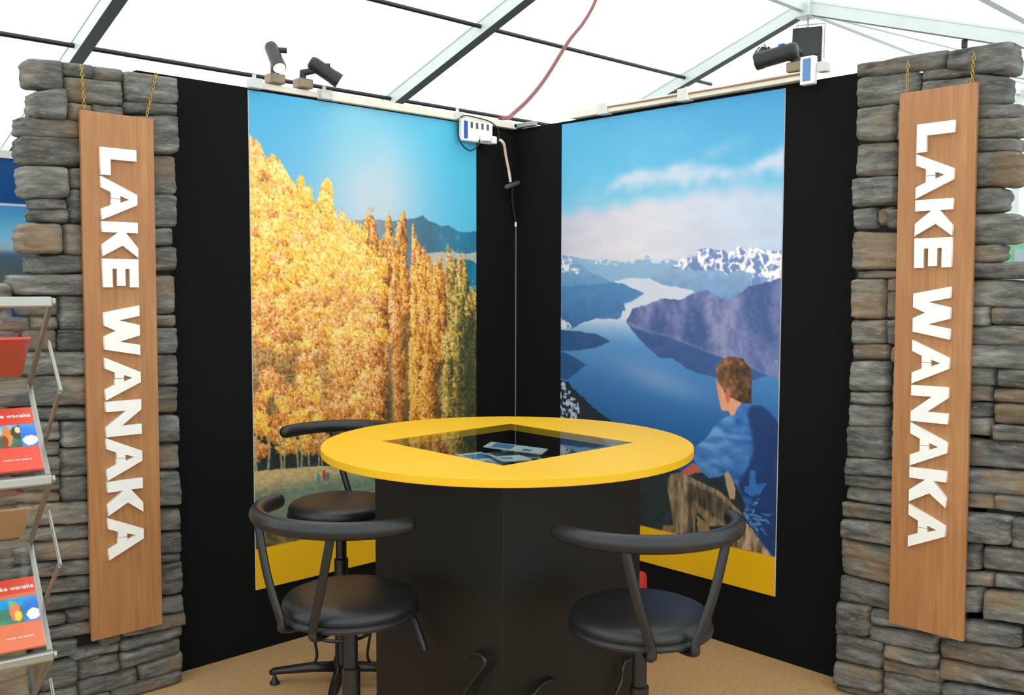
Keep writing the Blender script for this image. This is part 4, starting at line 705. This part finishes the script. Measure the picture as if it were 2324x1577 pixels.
# ---------------------------------------------------------------- bar stools
def make_stool(label,zs,lg0):
    t=thing('bar_stool',label,'stool')
    rs=.208
    lathe('seat',[(0,zs+.004),(.08,zs+.003),(.14,zs-.001),(.172,zs-.006),(.192,zs-.015),(.201,zs-.027),(.203,zs-.038),(.198,zs-.046),(.204,zs-.050),(.208,zs-.056),(.206,zs-.064),(.192,zs-.070),(0,zs-.072)],LEATHER,t,56)
    lathe('seat_plate',[(0,zs-.072),(.075,zs-.072),(.075,zs-.085),(.045,zs-.10),(.032,zs-.12),(0,zs-.12)],SATIN,t,24)
    ra=.268; za=zs+.243
    pts=[(ra*math.cos(a),ra*math.sin(a),za+.006*math.cos(a*1.0)) for a in [R(-80+160*k/28) for k in range(29)]]
    bm=bmesh.new(); sweep(bm,pts,.0255,14,round_end=True,flat=(.92,1.0)); obj('backrest',bm,LEATHER,t,True)
    for s in (-1,1):
        a1,a2=R(33*s),R(17*s)
        top=Vector((ra*math.cos(a1),ra*math.sin(a1),za-.012)); low=Vector((.226*math.cos(a2),.226*math.sin(a2),zs-.060)); inn=Vector((.10*math.cos(a2*1.2),.10*math.sin(a2*1.2),zs-.079))
        p=spline([top,top+(low-top)*.5+Vector((.006*math.cos(a1),.006*math.sin(a1),0)),low+Vector((0,0,.02)),low+Vector((-.012*math.cos(a2),-.012*math.sin(a2),-.014)),inn],6)
        tube('strut',p,.0125,SATIN,t,10,flat=(1.15,.8))
    lathe('post',[(0,.05),(.038,.05),(.036,.09),(.0275,.12),(.0275,zs-.24),(.021,zs-.235),(.021,zs-.10),(0,zs-.10)],SATIN,t,24)
    bm=bmesh.new(); sweep(bm,[(.115*math.cos(a),.115*math.sin(a),.215) for a in [2*PI*k/32 for k in range(33)]],.0075,8,cap=False)
    for k in range(4):
        a=R(lg0)+k*PI/2; c,s_=math.cos(a),math.sin(a)
        sweep(bm,spline([(.115*c,.115*s_,.213),(.105*c,.105*s_,.16),(.10*c,.10*s_,.11),(.115*c,.115*s_,.075)],5),.006,8)
    obj('footrest',bm,SATIN,t,True)
    for k in range(4):
        a=R(lg0)+k*PI/2; c,s_=math.cos(a),math.sin(a); bm=bmesh.new()
        sweep(bm,[(.02*c,.02*s_,.07),(.12*c,.12*s_,.068),(.27*c,.27*s_,.052),(.285*c,.285*s_,.045)],[.026,.024,.017,.012],10,flat=(1,.8))
        lg=obj('leg',bm,SATIN,t,True); lg['label']='splayed black base leg'; del lg['label']
        g=lathe('glide',[(0,0),(.019,0),(.020,.006),(.012,.018),(.007,.03),(.007,.045),(0,.045)],BLACK,lg,16,(.268*c,.268*s_,0))
    return t
def place(t,x,y,ang,base=0): t.location=(x,y,0); t.rotation_euler=(0,0,R(ang))
a=make_stool('black vinyl bar stool at the front left of the yellow table',.667,33); place(a,-1.950,-1.312,192)
b=make_stool('black vinyl bar stool at the front right of the yellow table',.667,72); place(b,-1.420,-1.996,243)
c=make_stool('black bar stool behind the table, in front of the poplar poster',.745,17.5); place(c,-1.476,-.546,30)
for k in (a,b,c): k['group']='bar stools around the yellow table'
lv=tube('height_lever',[Vector(q)-Vector((-1.95,-1.312,0)) for q in spline([(-1.90,-1.31,.565),(-1.80,-1.29,.562),(-1.745,-1.285,.553),(-1.728,-1.325,.540),(-1.725,-1.36,.49),(-1.724,-1.385,.445)],6)],[.006]*14+[.0095]*17,SATIN,a,10,round_end=True)
lv.data.transform(Matrix.Rotation(-a.rotation_euler[2],4,'Z'))
for pts,lab in (([(-1.705,-1.575,.470),(-1.707,-1.605,.489),(-1.710,-1.640,.491),(-1.712,-1.654,.475),(-1.710,-1.621,.432),(-1.710,-1.585,.389),(-1.712,-1.561,.347),(-1.714,-1.548,.20),(-1.73,-1.54,.05),(-1.76,-1.53,.008),(-1.84,-1.56,.008)],'thin black tube curling up the left front face of the table plinth'),
                ([(-1.11,-1.713,.345),(-1.124,-1.716,.343),(-1.151,-1.72,.341),(-1.165,-1.722,.323),(-1.169,-1.722,.291),(-1.186,-1.722,.263),(-1.223,-1.72,.20),(-1.23,-1.73,.05),(-1.25,-1.75,.008),(-1.30,-1.80,.008)],'thin black tube against the right front face of the table plinth, behind the front right stool'),
                ([(-1.470,-1.713,.372),(-1.50,-1.716,.380),(-1.535,-1.718,.381),(-1.565,-1.72,.368),(-1.588,-1.72,.340),(-1.60,-1.72,.20),(-1.61,-1.73,.05),(-1.63,-1.75,.008)],'thin black tube arching low near the front edge of the table plinth')):
    o=tube('cable',spline(pts,5),.0065,SATIN,None,8); tag(o,lab,'cable')  # thin curved black tubes along the plinth faces
# red bag on the floor behind the table
bm=bmesh.new(); box(bm,(-.065,-.055,0),(.065,.055,.36),.02)
for v in bm.verts: v.co.x+=.02*noise.noise(v.co*9); v.co.y+=.02*noise.noise(v.co*7+Vector((3,0,0))); v.co.xy*=1-.3*(v.co.z/.36)
o=obj('red_bag',bm,RED,None,True); o.location=(-.40,-1.15,0); tag(o,'red bag on the floor behind the front right bar stool','bag')

# ---------------------------------------------------------------- brochure rack (left edge)
RH=R(-9); bx_=Vector((math.cos(RH),math.sin(RH),0)); nx_=Vector((math.sin(RH),-math.cos(RH),0)); 
FR0=Vector((-2.827,-1.469,0)); WR=.62
rk=thing('brochure_rack','folding clear acrylic brochure rack with steel rails, in front of the left pillar','rack',FR0-bx_*WR/2,RH)
# local frame: X along the rail (right end = +WR/2), -Y towards the viewer
hw=WR/2; FZ=[1.544,1.139,.712,.30]; BZ=[1.335,.92,.49,.12]; FO=[.0,.07,.12,.15]; BO=[.33,.40,.45,.47]
def slab(name,p0,p1,x0,x1,th,m,parent):
    bm=bmesh.new(); p0=Vector((0,*p0)); p1=Vector((0,*p1)); d=(p1-p0).normalized(); nrm=Vector((1,0,0)).cross(d)*th/2
    vs=[bm.verts.new(Vector((x,0,0))+q+nrm*s) for x in (x0,x1) for q in (p0,p1) for s in (-1,1)]
    for f in ((0,1,3,2),(4,6,7,5),(0,4,5,1),(2,3,7,6),(0,2,6,4),(1,5,7,3)): bm.faces.new([vs[i] for i in f])
    bmesh.ops.recalc_face_normals(bm,faces=bm.faces); return obj(name,bm,m,parent)
for k in range(4):
    f=(FO[k],FZ[k]); b_=(BO[k],BZ[k])
    bm=bmesh.new(); box(bm,(-hw,f[0]-.012,f[1]-.012),(hw,f[0]+.012,f[1]+.012),.005); obj('rail',bm,CHROME,rk)
    tube('rail_cap',[(hw,f[0],f[1]),(hw+.006,f[0],f[1])],.009,CHROME,rk,12)
    slab('tray_panel',(f[0]+.004,f[1]-.008),(b_[0],b_[1]),-hw,hw-.008,.003,ACRYL,rk)
    slab('side_strip',(f[0]+.004,f[1]-.008),(b_[0],b_[1]),hw-.008,hw,.016,BRONZE,rk)
    bm=bmesh.new(); box(bm,(-hw,b_[0]-.008,b_[1]-.01),(hw,b_[0]+.008,b_[1]+.008),.003); obj('rail',bm,BRONZE,rk)
    if k<3:
        g=(FO[k+1],FZ[k+1]); slab('back_panel',(b_[0],b_[1]),(g[0]+.012,g[1]+.004),-hw,hw-.012,.003,ACRYL,rk)
        slab('side_strip',(b_[0],b_[1]),(g[0]+.012,g[1]+.004),hw-.012,hw,.008,CHROME,rk)
        mid=(f[0]*.6+b_[0]*.4,f[1]*.55+b_[1]*.45); so=(f[0]-.03,f[1]-.195); m2=(f[0]+.2,f[1]-.345)
        tube('link_rod',[(hw+.008,mid[0]-.02,mid[1]+.0),(hw+.008,so[0],so[1])],.0045,CHROME,rk,8)
        slab('side_strip',so,m2,hw+.002,hw+.008,.012,BRONZE,rk)
slab('foot_panel',(BO[3],BZ[3]),(.10,.004),-hw,hw,.006,ACRYL,rk)
INK=mat('brochure_red',(214,74,56),.4); INK2=mat('brochure_orange',(214,112,78),.4); PHB=mat('photo_blue',(70,130,190),.4); PHG=mat('photo_green',(62,96,78),.4); PHO=mat('photo_orange',(196,120,60),.4); PHW=mat('photo_white',(226,230,238),.4)
def print_grid(name,parent,img,gain,P0,PX,PZ):
    h,w=img.shape[:2]; c=to_lin(img,gain); me=bpy.data.meshes.new(name)
    u,v=np.meshgrid(np.linspace(0,1,w),np.linspace(0,1,h)); co=np.array(P0)[None,None]+u[...,None]*np.array(PX)+v[...,None]*np.array(PZ)
    idx=np.arange(h*w).reshape(h,w); q=np.stack([idx[:-1,:-1],idx[1:,:-1],idx[1:,1:],idx[:-1,1:]],-1).reshape(-1,4)
    me.from_pydata(co.reshape(-1,3).tolist(),[],q.tolist()); ca=me.color_attributes.new('Col','FLOAT_COLOR','POINT')
    ca.data.foreach_set('color',np.concatenate([c.reshape(-1,3),np.ones((h*w,1))],1).reshape(-1).astype(np.float32)); me.materials.append(PRINT)
    o=bpy.data.objects.new(name,me); C.objects.link(o); o.parent=parent; return o
def photo_img(style):
    h,w=26,40; u,v=np.meshgrid((np.arange(w)+.5)/w,(np.arange(h)+.5)/h); n=fnoise(h,w,6,700+style,3)[...,None]
    im=grad(v,[(0,(90,150,205)),(.4,(150,185,215)),(.45,(70,120,90)),(1,(50,80,66))])*(.8+.4*n)
    if style==2: im=grad(v,[(0,(30,150,205)),(.35,(30,130,180)),(.45,(60,110,90)),(1,(70,120,96))])*(.85+.3*n)
    for cx,cy,rx,ry,c in (((.36,.5,.10,.42,(196,120,60)),(.30,.7,.07,.25,(110,66,40)),(.62,.35,.16,.3,(70,60,48)),(.60,.25,.06,.12,(226,190,140))) if style!=2 else ((.47,.55,.12,.36,(206,110,80)),(.52,.72,.08,.2,(226,180,60)),(.42,.25,.07,.13,(150,150,90)))):
        im=over(im,c,((((u-cx)/rx)**2+((v-cy)/ry)**2)<(.7+.6*n[...,0])).astype(float))
    m=(u>.66).astype(float); im=over(im,grad(v,[(0,(60,140,215)),(.5,(40,100,180)),(1,(60,120,190))])*(.9+.2*n),m)
    im=over(im,(236,240,248),m*((((u-.84)/.15)**2+((v-.72)/.2)**2)<.4+1.1*n[...,0])); return im
def leaflet(k,xc,word,style,label,wd=.098,ht=.205,side='front'):
    """printed leaflet resting on back panel k (between back rail k and front rail k+1)"""
    B=Vector((BO[k],BZ[k])); G=Vector((FO[k+1]+.012,FZ[k+1]+.012)); d=(B-G).normalized()  # up along the panel
    th=math.atan2(d.y,d.x)       # inclination from horizontal
    rot=Matrix.Rotation(th,4,'X')   # local y up the sheet
    pos=rk.matrix_basis@Vector((xc,G.x+d.x*.002-.010*d.y,G.y+d.y*.002+.010*d.x))
    t=thing('brochure',label,'brochure',pos,RH,'brochures in the acrylic rack'); t.rotation_euler=(th,0,RH)
    bxo('cover',(-wd/2,0,0),(wd/2,ht,.006),INK if style<2 else INK2,t)
    bxo('pages',(-wd/2-.0008,.002,.001),(wd/2+.0008,ht-.001,.004),PHW,t)
    z=.0063
    bxo('title_band',(-wd/2+.0005,ht*.78,.006),(wd/2-.0005,ht-.0005,z),INK,t)
    # photo strip
    y0,y1=ht*.36,ht*.72
    print_grid('photo',t,photo_img(style),1.2,(-wd/2+.0005,y1,z),(wd-.001,0,0),(0,y0-y1,0))
    text_mesh('title',word,.0175,WHITE,t,Matrix.Translation((-wd/2+.008,ht*.84,z+.0003)),bold=.0002)
    text_mesh('subtitle','wanaka new zealand',.0072,WHITE,t,Matrix.Translation((-wd/2+.018,ht*.15,.0068)))
    return t
for i in range(4):
    xs_=hw-.064-i*.125
    nmr=['rightmost','second from right','third from right','fourth from right'][i]
    leaflet(0,xs_,'lake wanaka',0,'red lake wanaka brochure, %s on the upper tier of the acrylic rack'%nmr)
    leaflet(1,xs_,'bike wanaka',2,'orange bike wanaka brochure, %s on the lower tier of the acrylic rack'%nmr)
# rear-facing leaflets seen through the clear trays
for i in range(3):
    for k in (0,1):
        B=Vector((BO[k],BZ[k]+.0)); Fp=Vector((FO[k]+.004,FZ[k]-.008)); d=(Fp-B).normalized()
        th=math.atan2(d.y,-d.x)
        pos=rk.matrix_basis@Vector((hw-.075-i*.125,B.x+d.x*.035+.007*abs(d.y),B.y+d.y*.035+.007*abs(d.x)))
        t=thing('brochure','%s brochure behind clear tray, %s'%('red' if k==0 else 'tan',['rightmost','middle','leftmost'][i]+(' in the upper tray' if k==0 else ' in the lower tray')),'brochure',pos,RH,'brochures behind the clear rack trays')
        t.rotation_euler=(PI-th,0,RH)
        bxo('cover',(-.05,0,-.003),(.05,.19,.003),INK if k==0 else mat('brochure_tan',(196,156,112),.5),t)
        bxo('photo',(-.046,.07,-.0035),(.046,.14,-.003),PHG if k==0 else PHB,t)

# ---------------------------------------------------------------- neighbouring stand behind the left pillar
def paint_banner(h,w):
    global UU,VV
    u,v=np.meshgrid((np.arange(w)+.5)/w,(np.arange(h)+.5)/h)
    im=grad(v,[(0,(0,66,122)),(.16,(0,66,122)),(.161,(60,130,180)),(.27,(120,184,214)),(.31,(150,176,190)),(.33,(74,96,120)),(.42,(92,98,92)),(.5,(70,84,92)),(.56,(128,118,60)),(.72,(140,116,58)),(.73,(200,205,205)),(.765,(200,205,205)),(.77,(0,66,122)),(1,(0,66,122))])
    im=im*(.82+.36*fnoise(h,w,10,501)[...,None]*np.clip((v-.28)*9,0,1)[...,None]*np.clip((.73-v)*90,0,1)[...,None]+.18*(1-np.clip((v-.28)*9,0,1)*np.clip((.73-v)*90,0,1))[...,None])
    im=over(im,(205,210,215),((v>.155)&(v<.163)).astype(float)); return im
t=thing('display_banner','blue banner with a lake landscape on the neighbouring stand at far left','banner',(-2.6,1.2,0))
bxo('frame_panel',(-.7,0,0),(.86,.04,2.17),WHITE,t,.004)
print_grid('print',t,paint_banner(160,80),1.05,(-.69,-.002,2.165),(1.54,0,0),(0,0,-1.36))
bxo('top_clip',(.42,-.01,2.165),(.60,.05,2.20),PINK,t)
# colourful stand beyond the right pillar
t=thing('exhibition_stand','pale green and yellow display panel of a stand beyond the right pillar','stand',(1.5,-2.2,0))
bxo('frame_panel',(0,-.6,0),(.04,.5,1.80),mat('mint_panel',(150,215,175),.5),t,.004)
bxo('photo',(-.004,.0,1.2),(0,.22,1.76),mat('pale_blue_panel',(196,214,222),.5),t); bxo('photo',(-.004,-.5,1.2),(0,-.02,1.72),mat('yellow_panel',(214,200,90),.5),t)
